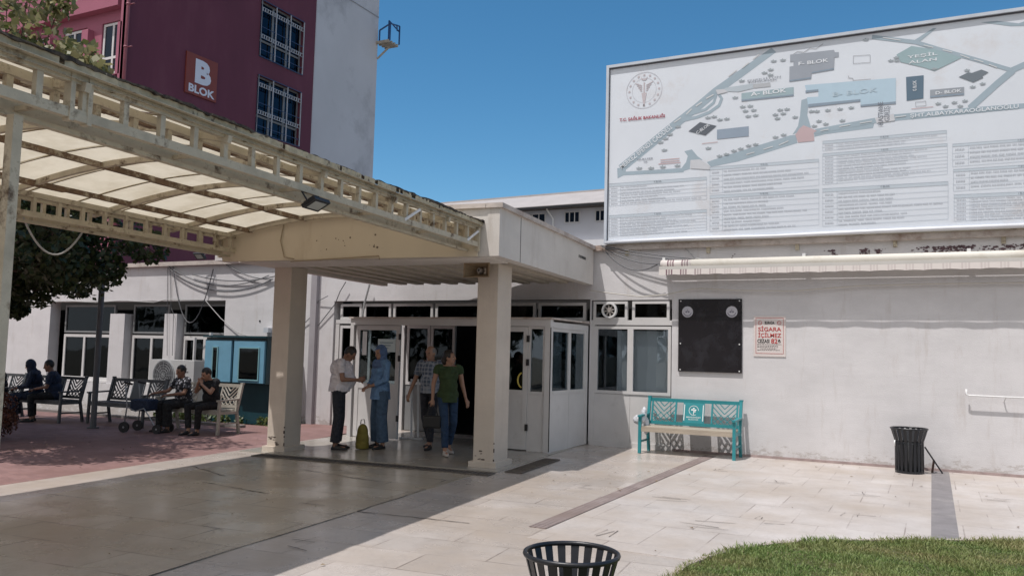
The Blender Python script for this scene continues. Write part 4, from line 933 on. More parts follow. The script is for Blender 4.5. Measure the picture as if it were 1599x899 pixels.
def make_bench(label, group, bm_, seatm, W=1.60, letter=True, base=(0, 0, 0)):
    """local frame: back towards +y, seat front towards -y"""
    t = thing('park_bench', label, 'bench', (0, 0, 0), group=group); h = W/2; tilt = .16; yb = .20
    for s in (-1, 1):
        m = MB(); m.bar((s*h, -.26, 0), (s*h, -.245, .62), .05, .045, (0, 1, 0)); part('front_leg', m, bm_, t)
        m = MB(); m.bar((s*h, .27, 0), (s*h, .19, .42), .05, .045, (0, 1, 0)); m.bar((s*h, .19, .42), (s*h, .31, .93), .05, .045, (0, 1, 0)); m.box(s*h-.03, s*h+.03, .285, .345, .925, .955); part('rear_leg', m, bm_, t)
        m = MB(); m.bar((s*h, -.30, .63), (s*h, .24, .65), .06, .03); part('armrest', m, bm_, t)
        m = MB(); m.bar((s*h, -.25, .20), (s*h, .24, .20), .03, .03); m.bar((s*h, -.25, .40), (s*h, .20, .40), .035, .05); part('side_rail', m, bm_, t)
    m = MB()
    for k in range(6): y = -.26+k*.085; m.box(-h+.02, h-.02, y, y+.075, .425, .455)
    part('seat', m, seatm, t)
    m = MB(); m.box(-h+.02, h-.02, -.265, -.235, .37, .424); part('seat_rail', m, seatm, t)
    zb, zt = .50, .90; Y = lambda z: yb+(z-.42)*.235
    m = MB(); m.bar((-h, Y(.895), .895), (h, Y(.895), .895), .035, .055, (0, 1, 0)) if False else m.box(-h+.02, h-.02, Y(.895)-.016, Y(.895)+.016, .865, .925); m.box(-h+.02, h-.02, Y(.50)-.016, Y(.50)+.016, .475, .53)
    part('back_rail', m, bm_, t)
    pw = W*.265
    for c in (-W*.33, W*.33):
        m = MB()
        for x in (c-pw/2, c+pw/2): m.bar((x, Y(.52), .53), (x, Y(.87), .865), .028, .028, (0, 1, 0))
        lattice(m, c-pw/2+.01, c+pw/2-.01, .53, .865, Y(.53), .235); part('fretwork_panel', m, bm_, t)
    m = MB(); ph = W*.115
    vs_ = [(-ph, Y(.53)-.012, .53), (ph, Y(.53)-.012, .53), (ph, Y(.865)-.012, .865), (-ph, Y(.865)-.012, .865)]; vs_ += [(x, y+.014, z) for x, y, z in vs_]
    m.add(vs_, [(0, 1, 2, 3), (7, 6, 5, 4), (0, 4, 5, 1), (1, 5, 6, 2), (2, 6, 7, 3), (3, 7, 4, 0)])
    cpn = part('centre_panel', m, bm_, t)
    an = atan(.235); TF = lambda x, z: Matrix.Translation((x, Y(z)-.0155, z)) @ Matrix.Rotation(-an, 4, 'X')
    m = MB()
    if letter:
        M = TF(0, .74)
        for k in range(22):
            a, b = radians(-60)+radians(300)*k/22+radians(0), radians(-60)+radians(300)*(k+1)/22; a += radians(60); b += radians(60)
            q = lambda r, u: (r*cos(u), 0, r*sin(u)); m.add([q(.078, a), q(.086, a), q(.086, b), q(.078, b)], [(0, 1, 2, 3)], M)
        for (x, z, r) in ((0, .035, .018), (-.028, .01, .020), (.028, .008, .020), (.02, -.02, .016)): m.add([(x+r*cos(u), 0, z+r*sin(u)*.7) for u in [i*pi/5 for i in range(10)]], [tuple(range(10))], M)
        m.add([(-.005, 0, -.07), (.006, 0, -.07), (.008, 0, .02), (-.006, 0, .02)], [(0, 1, 2, 3)], M)
        put_text(m, 'MERKEZEFENDİ', TF(0, .622), .034, .01, 1, maxw=.25); put_text(m, 'BELEDİYESİ', TF(0, .585), .026, .01, 1, maxw=.17)
    for x in (-ph+.02, ph-.02): m.add([(x-.007, 0, -.14), (x+.007, 0, -.14), (x+.007, 0, .14), (x-.007, 0, .14)], [(0, 1, 2, 3)], TF(x*0, .70))
    part('panel_print', m, TEALW, cpn); return t
tb = make_bench('turquoise fretwork bench with a tan seat standing in the sun against the white wall', None, TEAL, TAN)
tb.location = (-3.70, 14.165, .004)
wb = make_bench('cream fretwork bench nearest the portico, with a man in black sitting on its right end', 'shaded benches by the left wall', BWHITE, BWHITE, 1.62, False); wb.location = (-12.68, 11.78, 0)
db = make_bench('shade darkened fretwork bench between the metal pole and the bench of the man in black', 'shaded benches by the left wall', BDARK, BDARK, 1.62, False); db.location = (-14.75, 11.82, 0)
dup(db, (-16.75, 11.45, 0), 0, 'shade darkened fretwork bench with a couple sitting close together on it, left of the pole')
dup(db, (-18.75, 11.45, 0), 0, 'shade darkened fretwork bench farthest left, behind the reddish shrub')
# bag on the turquoise bench
t = thing('plastic_bag', 'crumpled white plastic bag hanging on the left armrest of the turquoise bench', 'bag', (-4.53, 14.05, .45))
m = MB(); m.sph((-4.56, 14.05, .56), (.105, .10, .085), 18, 12); m.sph((-4.50, 14.14, .66), (.05, .06, .12), 14, 10); m.sph((-4.49, 14.24, .45), (.05, .06, .16), 14, 10)
bag = part('bag_body', m, mat('bag_plastic', (.60, .62, .66), .35, .15, 8), t, True)
rm = bag.modifiers.new('r', 'REMESH'); rm.mode = 'VOXEL'; rm.voxel_size = .012
tx = bpy.data.textures.new('crumple', 'CLOUDS'); tx.noise_scale = .06; dm = bag.modifiers.new('d', 'DISPLACE'); dm.texture = tx; dm.strength = .028
# white post cap knob of the bench shadow side is left out

# ---------------------------------------------------------------- bins
def make_bin(label):
    t = thing('litter_bin', label, 'litter bin', (0, 0, 0), group='slatted black litter bins'); n = 20
    prof = [(.195, .03), (.195, .47), (.205, .50), (.235, .60), (.252, .655)]
    for k in range(n):
        a = 2*pi*k/n; m = MB(); ca, sa = cos(a), sin(a)
        for i in range(len(prof)-1):
            r0, z0 = prof[i]; r1, z1 = prof[i+1]; w0 = .0175+.006*(r0-.195)/.055; w1 = .0175+.006*(r1-.195)/.055
            pts = []
            for (r, z, ww, o) in ((r0, z0, w0, 0), (r1, z1, w1, 0), (r0, z0, w0, .005), (r1, z1, w1, .005)): pts += [((r+o)*ca-ww*-sa, (r+o)*sa-ww*ca, z), ((r+o)*ca+ww*-sa, (r+o)*sa+ww*ca, z)]
            m.add(pts, [(0, 1, 3, 2), (4, 6, 7, 5), (0, 2, 6, 4), (1, 5, 7, 3)]+([(2, 3, 7, 6)] if i == len(prof)-2 else []))
        part('slat', m, IRON, t)
    m = MB(); m.tube([(.256*cos(2*pi*k/40), .256*sin(2*pi*k/40), .662) for k in range(41)], .013, 8, False); part('top_ring', m, IRON, t, True)
    m = MB(); m.tube([(.188*cos(2*pi*k/32), .188*sin(2*pi*k/32), .46) for k in range(33)], .006, 6, False); m.lathe((0, 0, 0), [(0, .03), (.19, .03), (.2, .04), (.2, .0), (0, .0)], 28); part('base_ring', m, IRON, t)
    m = MB(); m.lathe((0, 0, 0), [(0, .045), (.165, .045), (.175, .43), (.18, .44), (.17, .43)], 28); part('liner', m, mat('liner_metal', (.11, .12, .13), .35, .3, 4, metal=.6), t, True)
    return t
b1 = make_bin('black slatted litter bin with flared rim in the foreground, cut off by the picture edge'); b1.location = (-1.62, 3.94, 0); b1.scale = (.91, .91, 1)
b2 = dup(b1, (-.325, 14.12, .004), .1, 'black slatted litter bin with a flared rim standing against the sunlit white wall')
b2.scale = (1, 1, 1)
m = MB(); m.tube([(-.19, -.06, .44), (-.205, -.055, .44)], .045, 14); st = part('sticker', m, WHITE, b2)
t = thing('tilted_metal_prop', 'thin dark metal strut leaning against the right side of the wall bin', 'strut', (.0, 14.2, 0))
m = MB(); m.bar((-.115, 14.16, .40), (.12, 14.30, .01), .012, .02); part('strut', m, IRON, t); m = MB(); m.bar((.005, 14.28, .20), (-.02, 14.32, .01), .03, .012); part('foot', m, mat('rust_iron', (.09, .05, .04), .8, .3), t)

# ---------------------------------------------------------------- maroon block
BX = -24.5; BY = 18.8; BYE = 28.35; BYC = 33.0
bk = thing('maroon_block', 'tall maroon and grey hospital block rising behind the canopy', 'building', (-30, 25, 0))
SW = [(24.95, 27.56, 13.53, 15.93), (24.95, 27.56, 10.35, 12.77), (24.95, 27.56, 7.1, 9.5)]
def sidewall(mb, y0, y1, z0, z1, holes, X0, X1):
    tmp = MB(); wall_holes(tmp, y0, y1, z0, z1, 0, X0-X1, holes)       # built along x then turned
    mb.add([(X0-y, x, z) for x, y, z in tmp.v], tmp.f)
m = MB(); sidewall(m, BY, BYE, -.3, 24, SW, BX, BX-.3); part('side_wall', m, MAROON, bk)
m = MB(); m.box(BX-.32, BX-.02, BYE+.001, BYC, -.3, 26); m.box(-45, BX-.321, BYC-.3, BYC, -.3, 26); part('end_wall', m, BGREY, bk)
m = MB(); m.box(BX-.31, BX+.0, BYE, BYE+.03, -.3, 24); m.box(BX-.02, BX+.004, BYE-.02, BYE+.03, -.3, 24); part('corner_trim', m, mat('trim_grey', (.46, .44, .47), .7, .1), bk)
FWn = []
xw = [at(x, 70, BY)[0] for x in (148, 187)]
FW = []
for c in range(7):
    for zz in (11.05, 14.4, 7.7): FW.append((xw[0]-c*2.1, xw[1]-c*2.1, zz, zz+1.9))
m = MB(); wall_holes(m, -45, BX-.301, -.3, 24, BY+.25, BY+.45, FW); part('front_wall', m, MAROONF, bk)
# spandrel bands and piers standing proud of the window zone
m = MB()
for z in (13.35, 10.0-.0, 16.7): m.box(-45, BX-.55, BY-.05, BY+.249, z, z+1.45-(.0 if z != 10.0 else .55))
loose('spandrel', m, MAROONF, bk)
m = MB()
for c in range(8):
    x = xw[1]+.02-c*2.1; m.box(x+.02, min(x+.36, BX-.56), BY+.0, BY+.249, 10.9, 12.75)
m.box(BX-.42, BX-.02, BY-.0, BY+.249, -.3, 24)
loose('pier', m, MAROONF, bk)
for (a, b, z0, z1) in FW:
    if z0 > 8: window(bk, a+.02, b-.02, z0+.02, z1-.02, BY+.30, bars=(a+(b-a)*.42,), rails=(z0+.62,), gm=GLASSB, fw=.09)
m = MB(); m.box(-45, BX-.6, BY+.46, BY+.5, -.3, 24); m.box(BX-2, BX-1.95, BY+1, BYE, 3, 24); loose('inner_dark_wall', m, DARK, bk)
for (y0, y1, z0, z1) in SW[:2]:
    # side windows facing +x
    f = MB(); X = BX-.20; w3 = (y1-y0)/3
    for (a, b, c, d) in ((y0, y1, z0, z0+.07), (y0, y1, z1-.07, z1), (y0, y0+.07, z0+.07, z1-.07), (y1-.07, y1, z0+.07, z1-.07)): f.box(X, X+.06, a, b, c, d)
    for k in (1, 2): f.box(X-.003, X+.063, y0+w3*k-.05, y0+w3*k+.05, z0+.07, z1-.07)
    f.box(X-.001, X+.061, y0+.07, y1-.07, z0+.72, z0+.80)
    fr = part('window', f, mat('window_frame_grey', (.20, .21, .23), .5, .1), bk)
    g = MB(); g.box(X+.02, X+.026, y0+.05, y1-.05, z0+.05, z1-.05); part('pane', g, GLASSB, fr)
    g = MB()
    for k in range(0, 26): yy = y0+.1+(y1-y0-.2)*k/26; g.box(X-.25+.05*(k % 2), X-.22+.05*(k % 2), yy, yy+(y1-y0)/26*.9, z0+.05, z0+(1.0 if k % 9 < 6 else 2.2)) if not (9 < k < 15) else None
    part('curtain', g, mat('curtain', (.33, .36, .42), .8, .3, 4), fr)
    g = MB(); X2 = BX+.03
    for (a, b, c, d) in ((y0, y1, z0+.0, z0+.03), (y0, y1, z1-.03, z1), (y0, y0+.03, z0+.03, z1-.03), (y1-.03, y1, z0+.03, z1-.03)): g.box(X2, X2+.03, a, b, c, d)
    for z in (z0+.30, z0+1.25): g.box(X2, X2+.02, y0+.03, y1-.03, z, z+.025)
    fr2 = part('grille', g, mat('blue_steel', (.03, .05, .13), .5, .1), fr)
    g = MB()
    for zz in (z0+.82, z0+1.96):
        for k in range(18):
            yy = y0+.06+(y1-y0-.12)*k/18; g.box(X2-.002, X2+.026, yy, yy+.035, zz, zz+.12); 
        g.box(X2, X2+.02, y0+.03, y1-.03, zz+.12, zz+.14); g.box(X2, X2+.02, y0+.03, y1-.03, zz-.02, zz)
    for k in range(4): yy = y0+(y1-y0)*k/3-.02*(k == 3); g.box(X2-.004, X2+.034, max(y0, yy-.02), min(y1, yy+.02), z0+.035, z1-.035)
    part('grille_scrollwork', g, mat('white_steel', (.38, .39, .43), .5, .1), fr)
m = MB(); xp, _ = at(196, 80, BY-.12)
m.tube([(xp, BY-.12, 4), (xp, BY-.12, 24)], .06, 10)
for z in (10.2, 11.7, 13.2, 14.7): m.tube([(xp, BY-.12, z), (xp, BY-.12, z+.06)], .078, 10); m.box(xp-.02, xp+.26, BY-.10, BY-.05, z+.02, z+.04)
part('rain_pipe', m, mat('pipe_maroon', (.26, .075, .10), .5, .1), bk, True)
m = MB(); m.box(-45, BX, BY+.5, BYC, 23.8, 24); part('roof', m, BGREY, bk)
m = MB(); m.box(BX, BX+.005, BYE+.05, BYC, 18.2, 18.24); part('render_joint', m, mat('joint_grey', (.30, .30, .33), .8, .1), bk)
# small steel gallery sticking out behind the far corner
ga = thing('steel_gallery', 'small blue railed steel gallery jutting out behind the corner of the tall block', 'gallery', (BX+.4, 33.3, 16.9))
m = MB()
for k in range(4): m.box(BX-.02, BX+.75, 32.85+k*.24, 32.95+k*.24, 16.82-.0, 16.95)
m.bar((BX-.02, 33.0, 16.1), (BX+.55, 33.2, 16.7), .06, .08); part('deck', m, mat('deck_tan', (.38, .34, .28), .8, .3, 6), ga)
m = MB(); r = .035
for a, b in (((.12, 33.7, 16.95), (.12, 33.7, 18.3)), ((.78, 33.7, 16.95), (.78, 33.7, 17.9)), ((.12, 33.7, 18.3), (.78, 33.7, 17.6)), ((.15, 32.9, 16.95), (.15, 32.9, 17.5)), ((.78, 32.9, 16.9), (.78, 32.9, 17.75)), ((.15, 32.9, 17.5), (.78, 32.9, 17.75)), ((.78, 32.9, 17.75), (.78, 33.7, 17.9)), ((.6, 33.7, 18.0), (.78, 33.5, 17.6))):
    m.bar((BX+a[0], a[1], a[2]), (BX+b[0], b[1], b[2]), r*1.6, r*1.6)
part('railing', m, mat('rail_blue', (.02, .07, .20), .5, .1), ga)
# B BLOK sign
sg = thing('block_sign', 'square orange red sign with white lettering B BLOK on the maroon wall', 'sign', (BX+.05, 22.0, 11.7))
m = MB(); m.box(BX+.01, BX+.06, 21.28, 22.78, 10.95, 12.50); part('panel', m, mat('sign_orange', (.21, .038, .022), .5, .06), sg)
TS = lambda y, z: Matrix.Translation((BX+.066, y, z)) @ Matrix.Rotation(pi/2, 4, 'Z')
m = MB(); put_text(m, 'B', TS(22.05, 11.84), 1.16, .055, 1.15); put_text(m, 'BLOK', TS(22.03, 11.17), .40, .035, 1, maxw=1.25); part('lettering', m, mat('sign_letter', (.62, .64, .74), .5, .03), sg)

# ---------------------------------------------------------------- far building
fb = thing('distant_wing', 'distant white hospital wing with a low grey roof seen past the billboard', 'building', (-20, 50, 0))
WR = mat('far_roof', (.40, .37, .36), .8, .1, 1); 
m = MB(); m.box(-40, -10, 50, 58, -.3, 11.2); part('wall', m, mat('far_wall', (.60, .60, .64), .8, .05, .4), fb)
m = MB(); m.add([(-42, 49.2, 11.25), (-9, 49.2, 11.45), (-9, 53.5, 13.15), (-42, 53.5, 12.75), (-42, 49.2, 11.1), (-9, 49.2, 11.3), (-9, 53.5, 12.9), (-42, 53.5, 12.5)], [(0, 1, 2, 3), (7, 6, 5, 4), (0, 4, 5, 1), (2, 6, 7, 3), (1, 5, 6, 2), (0, 3, 7, 4)]); part('roof', m, WR, fb)
m = MB(); m.bar((-42, 53.5, 12.78), (-9, 53.5, 13.18), .2, .12); part('ridge', m, WR, fb)
m = MB(); m.box(-40, -10, 50.2, 50.4, 11.201, 11.5); part('eaves_board', m, WR, fb)
m = MB(); m.bar((-42, 49.15, 11.12), (-9, 49.15, 11.32), .12, .14); part('gutter', m, BLACK, fb)
for x0, x1 in ((-24.35, -22.85), (-21.5, -20.4), (-19.35, -18.3), (-26.5, -25.4)):
    window(fb, x0, x1, 10.25, 11.02, 49.93, bars=(x0+(x1-x0)/3, x0+2*(x1-x0)/3), gm=GLASSB, fw=.07)
m = MB(); m.box(-42, -10, 49.6, 49.95, 8.4, 9.05); part('pale_band', m, mat('far_band', (.66, .66, .68), .8, .04), fb)  # projecting band, slightly paler than the wall
m = MB(); m.tube([(-22.3, 49.9, 8.4), (-22.3, 49.9, 10.6), (-22.6, 49.5, 11.2)], .06, 8); part('rain_pipe', m, WHITE, fb)

# ---------------------------------------------------------------- trees, shrub, weeds
def leafmat(name, c1, c2, tr=.3):
    m, nt, b = newmat(name); gi = N(nt, 'ShaderNodeNewGeometry'); c = mixc(nt, gi.outputs['Random Per Island'], c1, c2); nt.links.new(c, b.inputs['Base Color']); b.inputs['Roughness'].default_value = .45
    t = N(nt, 'ShaderNodeBsdfTranslucent'); nt.links.new(c, t.inputs[0]); mx = N(nt, 'ShaderNodeMixShader'); mx.inputs[0].default_value = tr
    nt.links.new(b.outputs[0], mx.inputs[1]); nt.links.new(t.outputs[0], mx.inputs[2]); nt.links.new(mx.outputs[0], nt.nodes['Material Output'].inputs[0]); return m
def leaves(clumps, per, size, elong=1.6):
    V = []; 
    for (c, r) in clumps:
        n = per; d = rng.normal(size=(n, 3)); d /= np.linalg.norm(d, axis=1)[:, None]; rr = rng.uniform(.35, 1, n)**.6*r
        p = np.array(c)+d*rr[:, None]*np.array([1, 1, .8]); V.append(p)
    Pp = np.concatenate(V); n = len(Pp); a = rng.normal(size=(n, 3)); a /= np.linalg.norm(a, axis=1)[:, None]; b = np.cross(a, rng.normal(size=(n, 3))); b /= np.linalg.norm(b, axis=1)[:, None]
    s = size*rng.uniform(.6, 1.3, n)[:, None]; q = np.stack([Pp-a*s*elong/2, Pp+b*s/2-a*s*.1, Pp+a*s*elong/2, Pp-b*s/2-a*s*.1], 1)
    me = bpy.data.meshes.new('crown'); i = np.arange(n)*4; me.from_pydata(q.reshape(-1, 3).tolist(), [], np.c_[i, i+1, i+2, i+3].tolist()); return me
def tree(label, base, trunk_h, clumps, per, size, lm, r0=.14, bark=None, name='broadleaf_tree', elong=1.6):
    t = thing(name, label, 'tree', base); B = Vector(base); m = MB()
    top = B+Vector((.1, 0, trunk_h)); m.tube([B, B+Vector((.05, .03, trunk_h*.5)), top], [r0, r0*.8, r0*.6], 10)
    for (c, r) in clumps:
        c = Vector(c); mid = top.lerp(c, .5)+Vector((0, 0, .15)); m.tube([top-Vector((0, 0, random.uniform(0, .5))), mid, c], [r0*.35, r0*.2, r0*.07], 6)
        for k in range(3): m.tube([c, c+Vector((random.uniform(-1, 1), random.uniform(-1, 1), random.uniform(-.6, .8)))*r*.8], [r0*.07, .004], 4)
    part('trunk', m, bark, t); part('crown', leaves(clumps, per, size, elong), lm, t); return t
BARK = mat('bark', (.10, .075, .055), .9, .3, 6, .6, 25)
LDARK = leafmat('dark_leaf', (.018, .032, .012), (.065, .090, .030), .25); LLIT = leafmat('olive_leaf', (.08, .11, .03), (.34, .30, .15), .4)
cl = []
rt = random.Random(3)
for k in range(260):
    x, y, z = rt.uniform(-19.5, -9.6), rt.uniform(5.2, 11.4), rt.uniform(3.0, 5.6)
    if ((x+14.6)/4.9)**2+((y-8.4)/3.1)**2+((z-4.1)/1.5)**2 < 1.05 and x < -1.2*y-1.0 and x < -11.45: cl.append(((x, y, z), rt.uniform(.5, .85)))
for q in ((-13.3, 10.0, 2.95), (-14.3, 10.2, 2.8), (-15.0, 9.9, 2.6), (-15.6, 10.0, 2.75), (-12.6, 10.3, 3.4), (-15.9, 10.0, 2.45), (-15.7, 10.0, 2.25), (-16.1, 10.0, 2.6)): cl.append((q, .42 if q[2] > 2.5 else .22))
tree('large dark leafed shade tree hanging over the benches behind the canopy', (-16.9, 8.6, 0), 2.9, cl, 420, .082, LDARK, .17, BARK)
cl = []
for x, z, r in ((-16.9, 8.3, .4), (-16.3, 7.5, .4), (-15.8, 8.3, .35), (-15.2, 7.7, .35), (-14.85, 8.1, .2), (-14.7, 7.2, .32), (-14.15, 6.95, .28), (-13.75, 6.65, .22), (-15.4, 7.0, .35), (-16.6, 6.9, .4), (-17.0, 7.6, .4), (-15.9, 7.3, .35), (-14.4, 6.5, .35), (-15.2, 6.3, .4), (-16.3, 6.2, .5), (-15.6, 8.9, .35), (-16.6, 9.1, .45), (-17.5, 8.6, .5), (-17.8, 7.3, .5), (-17.0, 9.8, .5)):
    cl.append(((x, 10+rt.uniform(-.25, .25), z), r))
tree('taller tree with sparse sunlit yellow green leaves above the canopy roof', (-17.6, 10.6, 0), 5.0, [(c_, r_*1.45) for c_, r_ in cl], 95, .14, LLIT, .08, BARK, elong=1.2)
sb = thing('shrub', 'dry reddish shrub at the foot of the near white post, left edge', 'shrub', (-13.6, 8.55, 0))
cl = [((-13.9+rt.uniform(-.5, .12), 8.55+rt.uniform(-.4, .4), rt.uniform(.15, .75)), rt.uniform(.2, .32)) for k in range(16)]
m = MB()
for c, r in cl: m.tube([(-13.7, 8.55, 0), c], [.015, .004], 5)
part('stems', m, BARK, sb); part('foliage', leaves(cl, 420, .035), leafmat('red_leaf', (.09, .03, .022), (.24, .10, .06), .25), sb)
gw = leaves([((x, 13.65+random.uniform(-.1, .35), .05), .16) for x in np.arange(-15.9, -12.4, .22)], 60, .05, 2.5)
tag(part('weeds', gw, leafmat('weed', (.05, .09, .02), (.14, .17, .06), .3)), 'low green weeds growing along the foot of the left wall', 'weeds', kind='stuff')
m = MB(); m.box(-32, -12.62, 12.85, 13.0, -.3, .05); single('planting_kerb', m, mat('kerb_concrete', (.22, .2, .19), .9, .2, 4, .3, 30), 'low concrete kerb between the red paving and the left wall', 'kerb', (-20, 12.9, 0))
m = MB(); m.tube([(-14.62, 10.99, 0), (-14.62, 10.99, 3.4)], .055, 12); m.lathe((-14.62, 10.99, 0), [(0, .02), (.11, .02), (.11, 0)], 12); single('metal_pole', m, mat('pole_grey', (.10, .10, .105), .5, .15), 'plain dark grey metal pole between the shaded benches', 'pole', (-14.62, 10.99, 0))

# ---------------------------------------------------------------- cables on the left and centre walls
CB = mat('grey_cable', (.10, .10, .11), .6, .1); CW = mat('pale_cable', (.36, .36, .36), .6, .1)
def sag(a, b, s, n=14): a = Vector(a); b = Vector(b); return [a.lerp(b, i/n)-Vector((0, 0, s*4*(i/n)*(1-i/n))) for i in range(n+1)]
def wpt(px, py, d=.05): x, z = at(px, py, YW-d); return (x, YW-d, z)
def cable(label, mb, m, group=None): return single('cable', mb, m, label, 'cable', tuple(mb.v[0]), group)
m = MB()
for a, b, s in ((wpt(262, 415), wpt(420, 430), .35), (wpt(262, 418), wpt(425, 436), .42), (wpt(300, 428), wpt(430, 431), .14), (wpt(352, 412), wpt(426, 436), .1)): m.tube(sag(a, b, s), .012, 5)
cable('thick bundle of sagging grey cables across the top of the left wall', m, CB)
m = MB(); m.tube(sag(wpt(270, 415), wpt(333, 420), 1.35), .012, 5); cable('single grey cable hanging in a deep loop below the left roof edge', m, CB)
m = MB(); m.tube([wpt(x, y, .04) for x, y in ((80, 471), (110, 470), (150, 472), (190, 469), (240, 472), (262, 467), (320, 468), (330, 480), (345, 497), (370, 518), (385, 524), (420, 526))], .010, 5); cable('pale cable running over the window heads down to the blue kiosk', m, CW)
m = MB(); m.tube([wpt(262, 418, .03), wpt(261, 480, .03), wpt(261, 555, .03)], .007, 5); m.tube([wpt(266, 418, .03), wpt(267, 480, .03), wpt(271, 490, .03), wpt(269, 555, .03)], .007, 5); cable('pair of thin cables dropping straight down between the left windows', m, CB)
m = MB(); m.tube([wpt(470, 510, .03), wpt(490, 490), wpt(497, 470), wpt(512, 462, .1)], .009, 5); m.tube([wpt(497, 508, .03), wpt(523, 475), wpt(531, 455, .1), wpt(540, 440, .1)], .010, 5); cable('grey wires slanting up the wall beside the grey pilaster', m, CB)
m = MB(); m.tube([wpt(565, 497, .12), wpt(570, 470, .12), wpt(577, 444, .12)], .022, 6); cable('slim pale pipe slanting over the left transom window', m, CW)
m = MB(); m.tube([wpt(0, 0) if False else (-5.7, YW-.1, 2.86)]+[wpt(x, y, .08) for x, y in ((955, 458), (1000, 463), (1040, 460), (1075, 452), (1092, 450), (1150, 453), (1240, 454), (1340, 446), (1450, 443), (1599, 441))]+[(4.5, YW-.08, 2.8)], .011, 6); cable('cream cable sagging along the right wall under the awning', m, mat('cream_cable', (.50, .47, .42), .6, .1))
m = MB()
for a, b, s in ((wpt(938, 383, .12), (wpt(1085, 404, .2)), .03), (wpt(940, 385, .12), wpt(1070, 405, .2), .06), (wpt(945, 388, .1), wpt(1050, 410, .25), .12), (wpt(945, 392, .1), wpt(1028, 412, .2), .22)): m.tube(sag(a, b, s), .010, 5)
cable('black cables running from the porch corner to the end of the awning', m, CB)
m = MB(); m.tube([wpt(1070, 388, .03), wpt(1076, 393, .06), wpt(1083, 402, .08), wpt(1096, 405, .1)], .008, 5); cable('short bent wire sticking out above the awning', m, CW)
m = MB()
for k, (dx) in enumerate((0, .9)): 
    p0 = Vector(unfr(-8.9, 6.9+dx*.4, 3.1)); p1 = Vector(unfr(-8.9, 7.75+dx*.3, 3.08)); 
    if k == 0: m.tube(sag(p0, p1, .38), .012, 5)
cable('loose cable drooping in a loop from the far lattice beam', m, CW)

# ---------------------------------------------------------------- air conditioner, kiosk
ac = thing('air_conditioner', 'white outdoor air conditioning unit against the wall behind the seated people', 'air conditioner', (-15.95, 14.15, 0))
m = MB(); m.box(-16.72, -15.25, 13.98, 14.38, .05, 1.30); part('casing', m, mat('ac_white', (.50, .50, .50), .5, .08, 3), ac)
m = MB(); ring(m, (-16.22, .94), .33, .36, 13.955, 13.98); 
for r in (.06, .12, .18, .24, .30): ring(m, (-16.22, .94), r-.004, r+.004, 13.95, 13.96, 24)
for k in range(12): a = pi*k/6; m.bar((-16.22, 13.953, .94), (-16.22+.33*cos(a), 13.953, .94+.33*sin(a)), .006, .006, (0, 1, 0))
part('fan_guard', m, mat('ac_grille', (.30, .31, .32), .5, .1), ac)
m = MB(); disc(m, (-16.22, .94), .33, 13.972, 13.979); part('fan_recess', m, mat('ac_dark', (.10, .10, .11), .5, .1), ac)
m = MB(); xx = -15.52
for k in range(3): m.box(xx-.10, xx+.10, 13.975, 13.981, 1.045-.012*k, 1.05-.012*k)
for a in (pi/2, pi/2+2*pi/3, pi/2+4*pi/3): m.prism([(xx+.008*cos(a+pi/2), 1.14+.008*sin(a+pi/2)), (xx+.045*cos(a-.3), 1.14+.045*sin(a-.3)), (xx+.075*cos(a), 1.14+.075*sin(a)), (xx+.045*cos(a+.3), 1.14+.045*sin(a+.3))], 13.975, 13.9805)
part('emblem', m, mat('ac_mark', (.28, .26, .27), .5, .1), ac)
KB = mat('kiosk_blue', (.16, .36, .50), .35, .12, 3, .05, 30); KD = mat('kiosk_dark_teal', (.012, .05, .065), .4, .2, 3)
kx0, kx1, ky = at(320, 525, 13.5)[0], at(415, 525, 13.5)[0], 13.5
kk = thing('blue_kiosk', 'pale blue metal kiosk cabinet with projecting glazed upper doors beside the portico', 'kiosk', ((kx0+kx1)/2, ky+.4, 0))
m = MB(); m.box(kx0+.05, kx1-.03, ky+.25, ky+.75, -.01, .86); part('base_cabinet', m, KD, kk)
m = MB(); m.box(kx0, kx1, ky+.06, ky+.80, .86, 1.84); part('upper_cabinet', m, KD, kk)
m = MB(); m.box(kx0-.03, kx1+.03, ky-.02, ky+.85, 1.845, 1.885); part('top_plate', m, KD, kk)
km = (kx0+kx1)/2-.05
for a, b, gx0, gx1 in ((kx0+.02, km-.04, .30, .52), (km+.04, kx1-.03, .18, .86)):
    m = MB(); m.box(a, b, ky+.01, ky+.059, .88, 1.78); d = part('door', m, KB, kk)
    m = MB(); wx0 = a+(b-a)*gx0; wx1 = a+(b-a)*gx1; m.ringbox(wx0, wx1, .93, 1.64, ky-.012, ky+.012, .025); part('window_frame', m, mat('kiosk_trim', (.20, .38, .42), .4, .1), d)
    m = MB(); m.box(wx0+.02, wx1-.02, ky+.0, ky+.009, .95, 1.62); part('pane', m, GLASSD, d)
m = MB(); m.box(kx0-.09, kx0-.03, ky+.2, ky+.26, .0, 1.95); tag(part('side_post', m, WPVC, kk))
x_, z_ = at(416, 515, YW-.1); m = MB(); m.box(x_-.07, x_+.07, YW-.12, YW+.0, z_-.06, z_+.05); single('alarm_box', m, mat('alarm_white', (.5, .52, .56), .4, .1), 'small white box with a lamp on the wall above the blue kiosk', 'alarm', (x_, YW, z_))
x_, z_ = at(406, 501, YW); m = MB(); disc(m, (x_, z_), .022, YW-.012, YW+.0, 12); single('pipe_outlet', m, BLACK, 'round dark pipe hole in the white wall above the blue kiosk', 'pipe', (x_, YW, z_))

# added belt of unseen trees behind the viewpoint, darkens what the panes mirror
cl = [((x, -24+rt.uniform(-3, 3), rt.uniform(1.5, 10)), rt.uniform(1.6, 2.6)) for x in np.arange(-60, 50, .6)]
tb_ = part('added_tree_belt', leaves(cl, 120, .5), LDARK); tag(tb_, 'added belt of unseen dark trees mirrored in the window panes', 'trees', kind='stuff')

